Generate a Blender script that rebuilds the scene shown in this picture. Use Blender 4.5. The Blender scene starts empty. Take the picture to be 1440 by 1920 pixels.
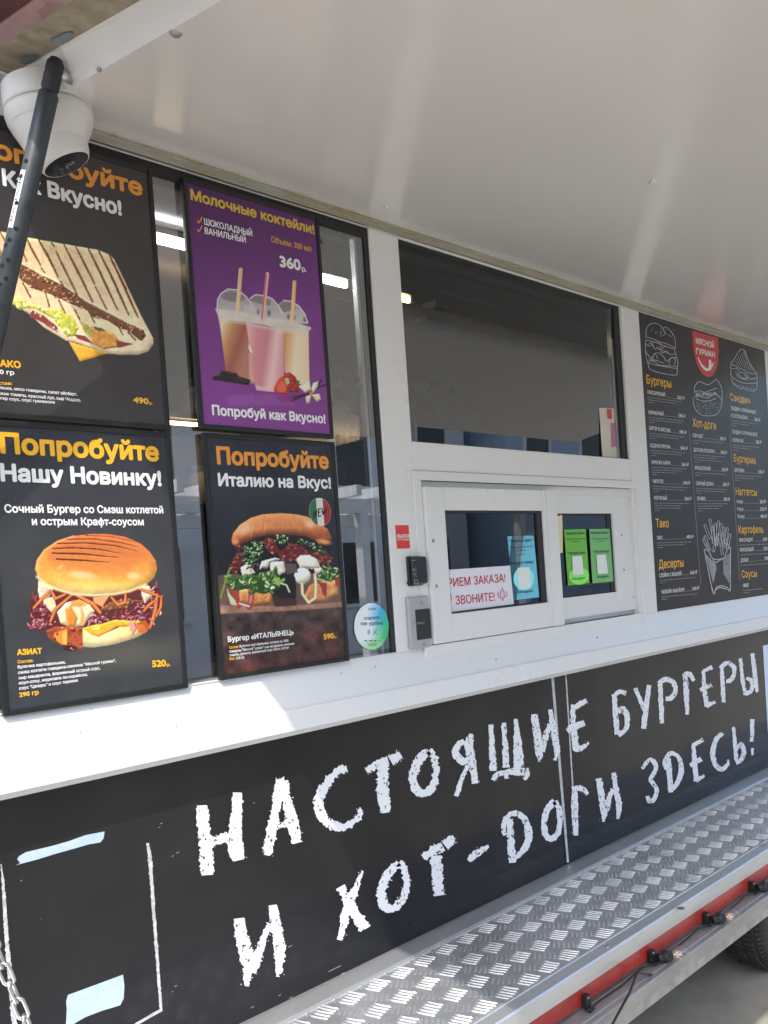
import bpy, bmesh, math, random
import numpy as np
from mathutils import Vector, Matrix
random.seed(7)
S = bpy.context.scene
COL = S.collection

# ---------------------------------------------------------------- camera
CAMLOC = np.array([0.0, -1.8, 1.6])
F, CX, CY = 1600.0, 720.0, 1106.2           # photo pixels (1440 x 1920)
RM = np.array([[0.7267607, 0.0682056, -0.6834961],
               [-0.0614277, 0.9975245, 0.0342262],
               [0.6841385, 0.0171114, 0.7291514]])   # rows right, down, forward in (x, -z, y)
def _w(v): return Vector((v[0], v[2], -v[1]))
cam = bpy.data.cameras.new("camera")
camo = bpy.data.objects.new("camera", cam); COL.objects.link(camo)
r_, d_, f_ = _w(RM[0]), _w(RM[1]), _w(RM[2])
m = Matrix.Identity(4)
for i in range(3):
    m[i][0] = r_[i]; m[i][1] = -d_[i]; m[i][2] = -f_[i]; m[i][3] = CAMLOC[i]
camo.matrix_world = m
cam.sensor_fit = 'VERTICAL'; cam.sensor_height = 32.0; cam.lens = 32.0 * F / 1920.0
cam.shift_y = (CY - 960.0) / 1920.0
cam.clip_start = 0.02; cam.clip_end = 400
S.camera = camo

# ---------------------------------------------------------------- world, sun, exposure
SR, SQ = 1.24, 2.30                          # sun travels along (SR, 1, -SQ)
sun_el = math.atan2(SQ, math.hypot(SR, 1)); sun_az = math.atan2(-SR, -1)
w = bpy.data.worlds.new("World"); S.world = w; w.use_nodes = True
nt = w.node_tree; bg = nt.nodes['Background']
sky = nt.nodes.new('ShaderNodeTexSky'); sky.sky_type = 'NISHITA'; sky.sun_disc = False
sky.sun_elevation = sun_el; sky.sun_rotation = sun_az; sky.dust_density = 2.5; sky.air_density = 1.2
nt.links.new(sky.outputs[0], bg.inputs[0]); bg.inputs[1].default_value = 0.15
sl = bpy.data.lights.new("sun", 'SUN'); sl.energy = 2.0; sl.angle = math.radians(0.6); sl.color = (1.0, 0.95, 0.87)
so = bpy.data.objects.new("sun", sl); COL.objects.link(so)
so.rotation_euler = Vector((SR, 1, -SQ)).to_track_quat('-Z', 'Y').to_euler()
S.view_settings.view_transform = 'Standard'; S.view_settings.look = 'None'
S.view_settings.exposure = 1.2; S.view_settings.gamma = 1.0; S.view_settings.use_curve_mapping = False

# ---------------------------------------------------------------- picture <-> place
def ray(px, py):
    d = np.array([(px - CX) / F, (py - CY) / F, 1.0]) @ RM
    return np.array([d[0], d[2], -d[1]])
def atY(px, py, Y=0.0):
    d = ray(px, py); return CAMLOC + (Y - CAMLOC[1]) / d[1] * d
def atZ(px, py, Z):
    d = ray(px, py); return CAMLOC + (Z - CAMLOC[2]) / d[2] * d
def proj(x, y, z):
    q = np.stack([x - CAMLOC[0], -(z - CAMLOC[2]), y - CAMLOC[1]], -1); c = q @ RM.T
    return c[..., 0] / c[..., 2] * F + CX, c[..., 1] / c[..., 2] * F + CY
def zc(ox, oy, s, pts):                      # enlarged-view coordinates -> photo pixels
    return [(ox + p[0] / s, oy + p[1] / s) + tuple(p[2:]) for p in pts]

# ---------------------------------------------------------------- materials
def srgb(c):
    c = np.asarray(c, float) / 255.0
    return np.where(c <= 0.04045, c / 12.92, ((c + 0.055) / 1.055) ** 2.4)
def mat(name, col, rough=0.5, metal=0.0, spec=0.5, var=0.0, vscale=6.0, bump=0.0, bscale=40.0,
        coat=0.0, rvar=0.0, col2=None, emis=None, estr=0.0, stretch=(1, 1, 1)):
    M = bpy.data.materials.new(name); M.use_nodes = True
    n = M.node_tree; b = n.nodes['Principled BSDF']; L = n.links
    b.inputs['Base Color'].default_value = (*col, 1); b.inputs['Roughness'].default_value = rough
    b.inputs['Metallic'].default_value = metal; b.inputs['Specular IOR Level'].default_value = spec
    b.inputs['Coat Weight'].default_value = coat; b.inputs['Coat Roughness'].default_value = 0.06
    if emis: b.inputs['Emission Color'].default_value = (*emis, 1); b.inputs['Emission Strength'].default_value = estr
    tc = n.nodes.new('ShaderNodeTexCoord'); mp = n.nodes.new('ShaderNodeMapping')
    mp.inputs['Scale'].default_value = stretch
    L.new(tc.outputs['Object'], mp.inputs[0])
    if var or rvar:
        t = n.nodes.new('ShaderNodeTexNoise'); t.inputs['Scale'].default_value = vscale; t.inputs['Detail'].default_value = 7
        t.inputs['Roughness'].default_value = 0.62
        L.new(mp.outputs[0], t.inputs['Vector'])
        if var:
            mx = n.nodes.new('ShaderNodeMix'); mx.data_type = 'RGBA'
            c2 = col2 if col2 else tuple(max(0, x * (1 - var)) for x in col)
            mx.inputs[6].default_value = (*col, 1); mx.inputs[7].default_value = (*c2, 1)
            rp = n.nodes.new('ShaderNodeValToRGB'); rp.color_ramp.elements[0].position = 0.38; rp.color_ramp.elements[1].position = 0.68
            L.new(t.outputs[0], rp.inputs[0]); L.new(rp.outputs[0], mx.inputs[0]); L.new(mx.outputs[2], b.inputs['Base Color'])
        if rvar:
            mr = n.nodes.new('ShaderNodeMapRange'); mr.inputs[3].default_value = max(0.02, rough - rvar); mr.inputs[4].default_value = rough + rvar
            mr.inputs[1].default_value = 0.3; mr.inputs[2].default_value = 0.7
            L.new(t.outputs[0], mr.inputs[0]); L.new(mr.outputs[0], b.inputs['Roughness'])
    if bump:
        t2 = n.nodes.new('ShaderNodeTexNoise'); t2.inputs['Scale'].default_value = bscale; t2.inputs['Detail'].default_value = 4
        bp = n.nodes.new('ShaderNodeBump'); bp.inputs['Strength'].default_value = bump; bp.inputs['Distance'].default_value = 0.004
        L.new(mp.outputs[0], t2.inputs['Vector']); L.new(t2.outputs[0], bp.inputs['Height']); L.new(bp.outputs[0], b.inputs['Normal'])
    return M
def glass_mat(name, tint, refl, rough=0.0):
    M = bpy.data.materials.new(name); M.use_nodes = True; n = M.node_tree; L = n.links
    n.nodes.clear(); o = n.nodes.new('ShaderNodeOutputMaterial')
    t = n.nodes.new('ShaderNodeBsdfTransparent'); t.inputs[0].default_value = (*tint, 1)
    g = n.nodes.new('ShaderNodeBsdfGlossy'); g.inputs['Roughness'].default_value = rough; g.inputs[0].default_value = (.95, .97, 1, 1)
    x = n.nodes.new('ShaderNodeMixShader'); lw = n.nodes.new('ShaderNodeLayerWeight'); lw.inputs[0].default_value = 0.5
    mr = n.nodes.new('ShaderNodeMapRange'); mr.inputs[3].default_value = refl; mr.inputs[4].default_value = 0.9
    pw = n.nodes.new('ShaderNodeMath'); pw.operation = 'POWER'; pw.inputs[1].default_value = 4
    L.new(lw.outputs['Facing'], pw.inputs[0]); L.new(pw.outputs[0], mr.inputs[0]); L.new(mr.outputs[0], x.inputs[0])
    L.new(t.outputs[0], x.inputs[1]); L.new(g.outputs[0], x.inputs[2]); L.new(x.outputs[0], o.inputs[0])
    return M
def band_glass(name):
    M = glass_mat(name, (.36, .36, .37), .17); n = M.node_tree; L = n.links     # made-up dark band: reflection weakened by height towards the top edge
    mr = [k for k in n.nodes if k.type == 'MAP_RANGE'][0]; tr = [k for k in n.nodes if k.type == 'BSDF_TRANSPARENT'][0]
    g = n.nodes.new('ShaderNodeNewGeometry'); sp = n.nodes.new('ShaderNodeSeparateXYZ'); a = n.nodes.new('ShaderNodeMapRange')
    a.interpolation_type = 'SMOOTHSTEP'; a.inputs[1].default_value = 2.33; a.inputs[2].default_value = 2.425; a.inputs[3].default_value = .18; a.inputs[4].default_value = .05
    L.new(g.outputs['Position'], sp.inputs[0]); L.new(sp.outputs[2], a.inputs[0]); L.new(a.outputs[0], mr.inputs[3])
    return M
def print_mat(name, rough=0.22, coat=0.25):
    M = bpy.data.materials.new(name); M.use_nodes = True; n = M.node_tree; b = n.nodes['Principled BSDF']
    a = n.nodes.new('ShaderNodeAttribute'); a.attribute_name = 'print'
    n.links.new(a.outputs['Color'], b.inputs['Base Color'])
    b.inputs['Roughness'].default_value = rough; b.inputs['Coat Weight'].default_value = coat; b.inputs['Coat Roughness'].default_value = 0.08
    tc = n.nodes.new('ShaderNodeTexCoord'); t = n.nodes.new('ShaderNodeTexNoise'); t.inputs['Scale'].default_value = 5.5; t.inputs['Detail'].default_value = 2
    bp = n.nodes.new('ShaderNodeBump'); bp.inputs['Strength'].default_value = 0.35; bp.inputs['Distance'].default_value = 0.006
    n.links.new(tc.outputs['Object'], t.inputs['Vector']); n.links.new(t.outputs[0], bp.inputs['Height'])
    n.links.new(bp.outputs[0], b.inputs['Coat Normal']); n.links.new(bp.outputs[0], b.inputs['Normal'])
    return M
def chalk_mat():
    M = mat('chalk_white_vinyl', (.80, .82, .84), 0.45)
    n = M.node_tree; b = n.nodes['Principled BSDF']; L = n.links
    tc = n.nodes.new('ShaderNodeTexCoord'); t = n.nodes.new('ShaderNodeTexNoise'); t.inputs['Scale'].default_value = 95; t.inputs['Detail'].default_value = 3
    t3 = n.nodes.new('ShaderNodeTexNoise'); t3.inputs['Scale'].default_value = 14
    ad = n.nodes.new('ShaderNodeMath'); ad.operation = 'MULTIPLY_ADD'; ad.inputs[1].default_value = 0.22
    rp = n.nodes.new('ShaderNodeValToRGB'); e = rp.color_ramp.elements
    e[0].position = 0.745; e[0].color = (.80, .82, .84, 1); e[1].position = 0.76; e[1].color = (.04, .04, .045, 1)
    L.new(tc.outputs['Object'], t.inputs['Vector']); L.new(tc.outputs['Object'], t3.inputs['Vector'])
    L.new(t3.outputs[0], ad.inputs[0]); L.new(t.outputs[0], ad.inputs[2]); L.new(ad.outputs[0], rp.inputs[0]); L.new(rp.outputs[0], b.inputs['Base Color'])
    return M
WHITE = mat('white_powder_coat', (.77, .772, .765), 0.32, var=.05, vscale=3, rvar=.08, bump=.03, bscale=9)
WHITE2 = mat('white_plastic', (.75, .75, .745), 0.35, var=.04, vscale=4, rvar=.08)
LEDGE = mat('white_ledge_paint', (.76, .765, .765), 0.3, var=.02, vscale=2.3, rvar=.06, bump=.02, bscale=6)
FLAPM = mat('cream_laminate', (.73, .715, .69), 0.19, spec=.6, var=.05, vscale=1.6, rvar=.05, bump=.012, bscale=3, stretch=(1, .3, 1))
BLACKF = mat('black_frame_plastic', (.012, .012, .013), 0.35, rvar=.12, vscale=20)
RUBBER = mat('black_rubber', (.02, .02, .022), 0.6)
ALU = mat('brushed_aluminium', (.55, .565, .575), 0.36, metal=1.0, var=.12, vscale=9, rvar=.1, stretch=(.3, 1, 1))
ALUD = mat('dull_aluminium', (.70, .72, .735), 0.42, metal=.8, var=.18, vscale=7, rvar=.1, stretch=(.25, 1, 1), bump=.05, bscale=60)
GALV = mat('galvanised_steel', (.42, .42, .42), 0.5, metal=.5, var=.3, vscale=22, rvar=.1)
TREAD = mat('tread_plate_aluminium', (.74, .75, .76), 0.44, metal=.88, var=.3, vscale=7, rvar=.1)
BARM = mat('worn_tread_bars', (.72, .73, .74), 0.5, metal=.88, var=.35, vscale=5)
VINYL = mat('black_vinyl_wrap', (.021, .0205, .022), 0.17, spec=.26, coat=.05, var=.45, vscale=1.7, rvar=.1, bump=.03, bscale=4)
PINKM = mat('sky_lit_red_trim', (.46, .27, .26), 0.4, var=.35, vscale=9, rvar=.12, coat=.4)  # pink is the sky's highlight on the red trim, painted in
REDD = mat('dull_red_edge', (.12, .035, .035), 0.4, var=.4, vscale=9, rvar=.12, coat=.4)
RED = mat('red_body_paint', (.42, .03, .022), 0.35, var=.35, vscale=10, rvar=.12, coat=.3)
RAILM = mat('dull_rail_aluminium', (.40, .395, .385), 0.5, metal=.55, var=.35, vscale=9, rvar=.1, stretch=(.3, 1, 1), bump=.05, bscale=60)
BEIGE = mat('dirty_raw_panel_edge', (.40, .34, .24), 0.8, var=.5, vscale=14, bump=.6, bscale=30, col2=(.20, .18, .13))
DARKIN = mat('dark_interior', (.10, .10, .105), 0.5, var=.3, vscale=3)
STEEL = mat('interior_steel', (.34, .335, .32), 0.3, metal=.9, var=.2, vscale=5, rvar=.12)
GROUND = mat('dusty_concrete', (.36, .335, .285), 0.9, var=.35, vscale=5, bump=.5, bscale=60, col2=(.25, .235, .20))
GLASS = glass_mat('tinted_double_glazing', (.74, .75, .76), .27)
GLASSD = glass_mat('dark_double_glazing', (.34, .34, .35), .17)
GLASSB = band_glass('top_dimmed_glass')
GLASSS = glass_mat('clear_sash_glass', (.42, .42, .43), .09)
CHALK = chalk_mat()
PRINT = print_mat('glossy_poster_print'); PRINTM = print_mat('satin_board_print', .38, .06)

# ---------------------------------------------------------------- mesh helpers
class MB:
    def __init__(s): s.v = []; s.f = []
    def add(s, v, f):
        o = len(s.v); s.v += [tuple(p) for p in v]; s.f += [tuple(i + o for i in q) for q in f]; return s
    def box(s, x0, x1, y0, y1, z0, z1):
        v = [(x, y, z) for z in (z0, z1) for y in (y0, y1) for x in (x0, x1)]
        return s.add(v, [(0, 2, 3, 1), (4, 5, 7, 6), (0, 1, 5, 4), (2, 6, 7, 3), (0, 4, 6, 2), (1, 3, 7, 5)])
    def prism(s, prof, a, b, axis='X'):       # profile (p,q) swept along an axis
        n = len(prof)
        mk = {'X': lambda t, p: (t, p[0], p[1]), 'Y': lambda t, p: (p[0], t, p[1]), 'Z': lambda t, p: (p[0], p[1], t)}[axis]
        v = [mk(a, p) for p in prof] + [mk(b, p) for p in prof]
        f = [(i, (i + 1) % n, n + (i + 1) % n, n + i) for i in range(n)] + [tuple(range(n - 1, -1, -1)), tuple(range(n, 2 * n))]
        return s.add(v, f)
    def ring(s, rings, closed=False, caps=True):
        n = len(rings[0]); v = [p for r in rings for p in r]; f = []
        m_ = len(rings)
        for i in range(m_ if closed else m_ - 1):
            for j in range(n):
                k = (i + 1) % m_
                f.append((i * n + j, i * n + (j + 1) % n, k * n + (j + 1) % n, k * n + j))
        if caps and not closed: f += [tuple(range(n - 1, -1, -1)), tuple(range((m_ - 1) * n, m_ * n))]
        return s.add(v, f)
    def tube(s, pts, r, n=12, closed=False):
        pts = [Vector(p) for p in pts]; R = []
        rr = r if isinstance(r, (list, tuple)) else [r] * len(pts)
        m_ = len(pts); up = None
        for i, p in enumerate(pts):
            a = pts[(i - 1) % m_] if (closed or i > 0) else p
            b = pts[(i + 1) % m_] if (closed or i < m_ - 1) else p
            t = (b - a)
            t = t.normalized() if t.length > 1e-9 else Vector((0, 0, 1))
            if up is None: up = t.orthogonal().normalized()
            u = (up - t * up.dot(t)); u = u.normalized() if u.length > 1e-6 else t.orthogonal().normalized(); up = u
            q = t.cross(u)
            R.append([p + (u * math.cos(2 * math.pi * k / n) + q * math.sin(2 * math.pi * k / n)) * rr[i] for k in range(n)])
        return s.ring(R, closed)
    def lathe(s, base, axis, prof, n=32):     # prof: (radius, height along axis)
        ax = Vector(axis).normalized(); u = ax.orthogonal().normalized(); q = ax.cross(u); b = Vector(base)
        return s.ring([[b + ax * h + (u * math.cos(2 * math.pi * k / n) + q * math.sin(2 * math.pi * k / n)) * max(r, 1e-4) for k in range(n)] for r, h in prof])
    def build(s, name, m_, parent=None, bevel=0, smooth=False, kind=None, label=None):
        me = bpy.data.meshes.new(name)
        off = Vector(parent['_loc']) if parent is not None else Vector((0, 0, 0))
        me.from_pydata([tuple(Vector(p) - off) for p in s.v], [], s.f); me.materials.append(m_)
        bm = bmesh.new(); bm.from_mesh(me); bmesh.ops.recalc_face_normals(bm, faces=bm.faces); bm.to_mesh(me); bm.free()
        if smooth:
            me.polygons.foreach_set('use_smooth', [True] * len(me.polygons))
        o = bpy.data.objects.new(name, me); COL.objects.link(o)
        if parent is not None: o.parent = parent; o['_loc'] = tuple(off)
        else: o['_loc'] = (0, 0, 0)
        if bevel:
            b = o.modifiers.new('bevel', 'BEVEL'); b.width = bevel; b.segments = 2; b.limit_method = 'ANGLE'; b.angle_limit = math.radians(35)
            b.harden_normals = False
        if smooth and bevel == 0: pass
        if kind: o['kind'] = kind
        if label: o['label'] = label
        return o
def thing(name, label, cat, loc, group=None):
    o = bpy.data.objects.new(name, None); COL.objects.link(o); o.location = loc; o.empty_display_size = .1
    o['label'] = label; o['category'] = cat; o['_loc'] = tuple(loc)
    if group: o['group'] = group
    return o
def tag(o, label, cat, group=None):
    o['label'] = label; o['category'] = cat
    if group: o['group'] = group
    return o

# ---------------------------------------------------------------- lettering
_gc = {}
from mathutils.geometry import delaunay_2d_cdt
def _contours(s):
    c = bpy.data.curves.new('t', 'FONT'); c.body = s; c.size = 1
    o = bpy.data.objects.new('t', c); COL.objects.link(o)
    dg = bpy.context.evaluated_depsgraph_get(); cu = o.evaluated_get(dg).to_curve(dg); out = []
    for sp in cu.splines:
        bp = list(sp.bezier_points); n = len(bp); pts = []
        for i in range(n):
            a, b = bp[i], bp[(i + 1) % n]; p0, p1, p2, p3 = a.co, a.handle_right, b.handle_left, b.co
            straight = (p1 - p0).cross(p3 - p0).length < 1e-5 and (p2 - p0).cross(p3 - p0).length < 1e-5
            for k in range(1 if straight else 5):
                t = k / 5; q = p0 * (1 - t) ** 3 + p1 * 3 * t * (1 - t) ** 2 + p2 * 3 * t * t * (1 - t) + p3 * t ** 3
                if not pts or (Vector((q.x, q.y)) - pts[-1]).length > 1e-4: pts.append(Vector((q.x, q.y)))
        if len(pts) > 1 and (pts[0] - pts[-1]).length < 1e-4: pts.pop()
        if len(pts) > 2: out.append(pts)
    bpy.data.objects.remove(o); bpy.data.curves.remove(c)
    return out
def _fill(cons):
    """fill contours by winding number, so overlapping outlines stay whole"""
    V, Ed = [], []
    for c in cons:
        o = len(V); V += c; Ed += [(o + i, o + (i + 1) % len(c)) for i in range(len(c))]
    r = delaunay_2d_cdt(V, Ed, [], 0, 1e-6); ov, of = r[0], r[2]; F_ = []
    A = np.array([(p.x, p.y) for c in cons for p in c]); B = np.array([(p.x, p.y) for c in cons for p in (c[1:] + c[:1])])
    for f in of:
        x = sum(ov[i].x for i in f) / len(f); y = sum(ov[i].y for i in f) / len(f)
        up = (A[:, 1] <= y) & (B[:, 1] > y); dn = (A[:, 1] > y) & (B[:, 1] <= y)
        cr = (B[:, 0] - A[:, 0]) * (y - A[:, 1]) - (x - A[:, 0]) * (B[:, 1] - A[:, 1])
        if (up & (cr > 0)).sum() - (dn & (cr < 0)).sum() != 0: F_.append(tuple(f))
    return np.array([(p.x, p.y) for p in ov]), F_
def glyphs(s):
    if s in _gc: return _gc[s]
    V, F_ = [], []; n = 0
    cons = _contours(s)
    # group contours into letters by overlap in x, then fill each group on its own
    cons = sorted(cons, key=lambda c: min(p.x for p in c)); groups = []
    for c in cons:
        a, b = min(p.x for p in c), max(p.x for p in c)
        if groups and a < groups[-1][1] - 1e-4: groups[-1][0].append(c); groups[-1][1] = max(b, groups[-1][1])
        else: groups.append([[c], b])
    for g_, _ in groups:
        v, f = _fill(g_); V.append(v); F_ += [tuple(i + n for i in q) for q in f]; n += len(v)
    _gc[s] = (np.concatenate(V), F_); return _gc[s]
CAPH = float(glyphs('Н')[0][:, 1].max())
def text(mb, s, p0, p1, cap, Y, bold=0.0, slant=0.0, frame=None, n=8):
    """letters between picture points p0 and p1 (baseline ends), cap = capital height in picture pixels"""
    v, f = glyphs(s); A = atY(*p0, Y); B = atY(*p1, Y); bold *= .5; H = atY(p0[0], p0[1] - cap, Y)[2] - A[2]
    x0, x1 = v[:, 0].min(), v[:, 0].max(); bw = bold * H
    u = (v[:, 0] - x0) / (x1 - x0)
    X = A[0] + bw + (B[0] - A[0] - 2 * bw) * u + slant * (v[:, 1] / CAPH) * H
    Zz = A[2] + (B[2] - A[2]) * u + v[:, 1] / CAPH * (H - bw) + bw * .5
    offs = [(0, 0)] if not bold else [(0, 0)] + [(bw * math.cos(2 * math.pi * k / n), bw * math.sin(2 * math.pi * k / n)) for k in range(n)]
    for k, (dx, dz) in enumerate(offs):
        y = Y - 3e-5 * k
        mb.add(np.stack([X + dx, np.full_like(X, y), Zz + dz], -1).tolist(), f)
_layer = [0]
def stroke(mb, pts, w=None, Y=0.0, step=1.6, rag=0.0, jit=None, px=True, cap=True):
    """a band of varying width along picture points (x, y[, half width])"""
    P = [(p[0], p[1], p[2] if len(p) > 2 else w) for p in pts]
    out = []
    if len(P) > 2:                            # smooth the path
        for i in range(len(P) - 1):
            p_, a, b, q = P[max(0, i - 1)], P[i], P[i + 1], P[min(len(P) - 1, i + 2)]
            L = math.hypot(b[0] - a[0], b[1] - a[1]); n = max(2, int(L / step))
            for k in range(n):
                t = k / n
                out.append(tuple(.5 * (2 * a[j] + (b[j] - p_[j]) * t + (2 * p_[j] - 5 * a[j] + 4 * b[j] - q[j]) * t * t + (3 * a[j] - p_[j] - 3 * b[j] + q[j]) * t ** 3) for j in range(3)))
        out.append(P[-1])
    else:
        a, b = P; L = math.hypot(b[0] - a[0], b[1] - a[1]); n = max(2, int(L / step))
        out = [tuple(a[j] + (b[j] - a[j]) * k / n for j in range(3)) for k in range(n + 1)]
    y = Y - 2e-5 * (_layer[0] % 40); _layer[0] += 1
    L_, R_ = [], []; m_ = len(out); dl = dr = 0.0
    for i, (x, yy, ww) in enumerate(out):
        a, b = out[max(0, i - 1)], out[min(m_ - 1, i + 1)]
        tx, ty = b[0] - a[0], b[1] - a[1]; l = math.hypot(tx, ty) or 1; tx /= l; ty /= l
        if rag:
            dl = dl * .35 + random.gauss(0, rag); dr = dr * .35 + random.gauss(0, rag)
            if random.random() < .12: dl += rag * 1.8
            if random.random() < .12: dr += rag * 1.8
        wl, wr = max(.3, ww + dl), max(.3, ww + dr)
        sx = random.uniform(-1, 1) * rag * .5
        L_.append(atY(x - ty * wl + tx * sx, yy + tx * wl + ty * sx, y)); R_.append(atY(x + ty * wr + tx * sx, yy - tx * wr + ty * sx, y))
        L_[-1][1] = R_[-1][1] = y
    v = L_ + R_
    mb.add([tuple(p) for p in v], [(i, i + 1, m_ + i + 1, m_ + i) for i in range(m_ - 1)])
def pquad(mb, pts, Y):                        # flat polygon through picture points on plane Y
    mb.add([tuple(atY(*p, Y)) for p in pts], [tuple(range(len(pts)))])
# ---------------------------------------------------------------- printed pictures (a fine sheet of coloured facets)
_rng = np.random.RandomState(3)
def vnoise(x, y, s, seed=0):
    def one(x, y):
        xi, yi = np.floor(x).astype(int), np.floor(y).astype(int); fx, fy = x - xi, y - yi
        fx = fx * fx * (3 - 2 * fx); fy = fy * fy * (3 - 2 * fy)
        h = lambda a, b: (np.sin(a * 127.1 + b * 311.7 + seed * 74.7) * 43758.5453) % 1.0
        return (h(xi, yi) * (1 - fx) + h(xi + 1, yi) * fx) * (1 - fy) + (h(xi, yi + 1) * (1 - fx) + h(xi + 1, yi + 1) * fx) * fy
    return .6 * one(x / s, y / s) + .28 * one(2.1 * x / s, 2.1 * y / s) + .12 * one(4.3 * x / s, 4.3 * y / s)
class Print:
    def __init__(s, X0, X1, Z0, Z1, Y, nx, nz):
        s.x = np.linspace(X0, X1, nx); s.z = np.linspace(Z0, Z1, nz); s.nx, s.nz, s.Y = nx, nz, Y
        gx, gz = np.meshgrid(s.x, s.z); s.gx, s.gz = gx.ravel(), gz.ravel()
        s.px, s.py = proj(s.gx, np.full_like(s.gx, Y), s.gz); s.c = np.zeros((nx * nz, 3))
    def bgd(s, fn): s.c[:] = fn(s.px, s.py)
    def _mix(s, idx, col, a, x, y):
        c = col(x, y) if callable(col) else np.asarray(col, float)[None, :]
        s.c[idx] = s.c[idx] * (1 - a[:, None]) + c * a[:, None]
    def _box(s, x0, y0, x1, y1):
        return np.nonzero((s.px > x0) & (s.px < x1) & (s.py > y0) & (s.py < y1))[0]
    def poly(s, pts, col, soft=1.0, alpha=1.0, rag=0.0, rs=4.0, puff=None):
        P = np.array([p[:2] for p in pts], float); m_ = soft + rag + 1
        i = s._box(P[:, 0].min() - m_, P[:, 1].min() - m_, P[:, 0].max() + m_, P[:, 1].max() + m_)
        if not len(i): return
        x, y = s.px[i], s.py[i]; ins = np.zeros(len(i), bool); d = np.full(len(i), 1e9); vx = np.zeros(len(i)); vy = np.zeros(len(i))
        for a, b in zip(P, np.roll(P, -1, 0)):
            e = b - a; L = (e ** 2).sum() or 1e-9
            t = np.clip(((x - a[0]) * e[0] + (y - a[1]) * e[1]) / L, 0, 1)
            ex, ey = x - a[0] - t * e[0], y - a[1] - t * e[1]; d2 = ex * ex + ey * ey; nr = d2 < d
            d = np.where(nr, d2, d); vx = np.where(nr, ex, vx); vy = np.where(nr, ey, vy)
            if a[1] != b[1]:
                c = ((a[1] > y) != (b[1] > y)) & (x < (b[0] - a[0]) * (y - a[1]) / (b[1] - a[1]) + a[0]); ins ^= c
        sd = np.sqrt(d) * np.where(ins, 1, -1)
        if rag: sd = sd + (vnoise(x, y, rs, 5) - .5) * 2 * rag
        if puff:                              # the printed photograph's own modelling of the food
            Rr, k = puff; l = np.sqrt(d) + 1e-6; q = np.clip(1 - l / Rr, 0, 1); f_ = 1 + k * (q * (.45 * vx + .85 * vy) / l - .12 * q)
            f_ = f_ * (1 + .07 * (vnoise(x, y, 2.2, 17) - .5) + .14 * (vnoise(x, y, 8, 23) - .5)); base = col
            col = lambda x_, y_: (base(x_, y_) if callable(base) else np.repeat(np.asarray(base, float)[None, :], len(x_), 0)) * f_[:, None]
        s._mix(i, col, np.clip(sd / soft + .5, 0, 1) * alpha, x, y)
    def line(s, pts, w_, col, soft=1.0, alpha=1.0, rag=0.0):
        P = np.array([(p[0], p[1], p[2] if len(p) > 2 else w_) for p in pts], float); m_ = P[:, 2].max() + soft + rag + 1
        i = s._box(P[:, 0].min() - m_, P[:, 1].min() - m_, P[:, 0].max() + m_, P[:, 1].max() + m_)
        if not len(i): return
        x, y = s.px[i], s.py[i]; sd = np.full(len(i), -1e9)
        for a, b in zip(P[:-1], P[1:]):
            e = b[:2] - a[:2]; L = (e ** 2).sum() or 1e-9
            t = np.clip(((x - a[0]) * e[0] + (y - a[1]) * e[1]) / L, 0, 1)
            sd = np.maximum(sd, a[2] + (b[2] - a[2]) * t - np.sqrt((x - a[0] - t * e[0]) ** 2 + (y - a[1] - t * e[1]) ** 2))
        if rag: sd = sd + (vnoise(x, y, 2.5, 9) - .5) * 2 * rag
        s._mix(i, col, np.clip(sd / soft + .5, 0, 1) * alpha, x, y)
    def ell(s, cx, cy, rx, ry, col, rot=0, soft=1.0, alpha=1.0, puff=0):
        r = max(rx, ry) + soft + 1; i = s._box(cx - r, cy - r, cx + r, cy + r)
        if not len(i): return
        x, y = s.px[i], s.py[i]; c_, s_ = math.cos(rot), math.sin(rot)
        u = ((x - cx) * c_ + (y - cy) * s_) / rx; v = (-(x - cx) * s_ + (y - cy) * c_) / ry
        sd = (1 - np.sqrt(u * u + v * v)) * min(rx, ry)
        if puff:
            nx_, ny_ = (x - cx) / max(rx, ry), (y - cy) / max(rx, ry); base = np.asarray(col, float); f_ = np.clip(1 - puff * (.4 * nx_ + .8 * ny_) + puff * .25 * (1 - u * u - v * v), .25, 1.8)
            col = lambda x_, y_: base[None, :] * f_[:, None]
        s._mix(i, col, np.clip(sd / soft + .5, 0, 1) * alpha, x, y)
    def blobs(s, pts, n, r0, r1, cols, seed=1, asp=2.0, soft=.8, rim=None):
        R = random.Random(seed); P = [p[:2] for p in pts]; xs = [p[0] for p in P]; ys = [p[1] for p in P]; k = 0; tries = 0
        while k < n and tries < n * 30:
            tries += 1; x, y = R.uniform(min(xs), max(xs)), R.uniform(min(ys), max(ys)); ins = False
            for (ax, ay), (bx, by) in zip(P, P[1:] + P[:1]):
                if (ay > y) != (by > y) and x < (bx - ax) * (y - ay) / (by - ay) + ax: ins = not ins
            if not ins: continue
            k += 1; r = R.uniform(r0, r1); a = R.uniform(0, 3.14); c = np.array(R.choice(cols), float) * R.uniform(.85, 1.12)
            if rim is not None: s.ell(x, y + .4, r * R.uniform(1, asp) + .8, r + .8, rim, a, soft)
            s.ell(x, y, r * R.uniform(1, asp), r, c, a, soft, 1, .75)
            if R.random() < .4: s.ell(x - r * .3, y - r * .4, r * .4, r * .22, np.minimum(c * 1.5 + 40, 255), a, soft, .7)
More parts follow.
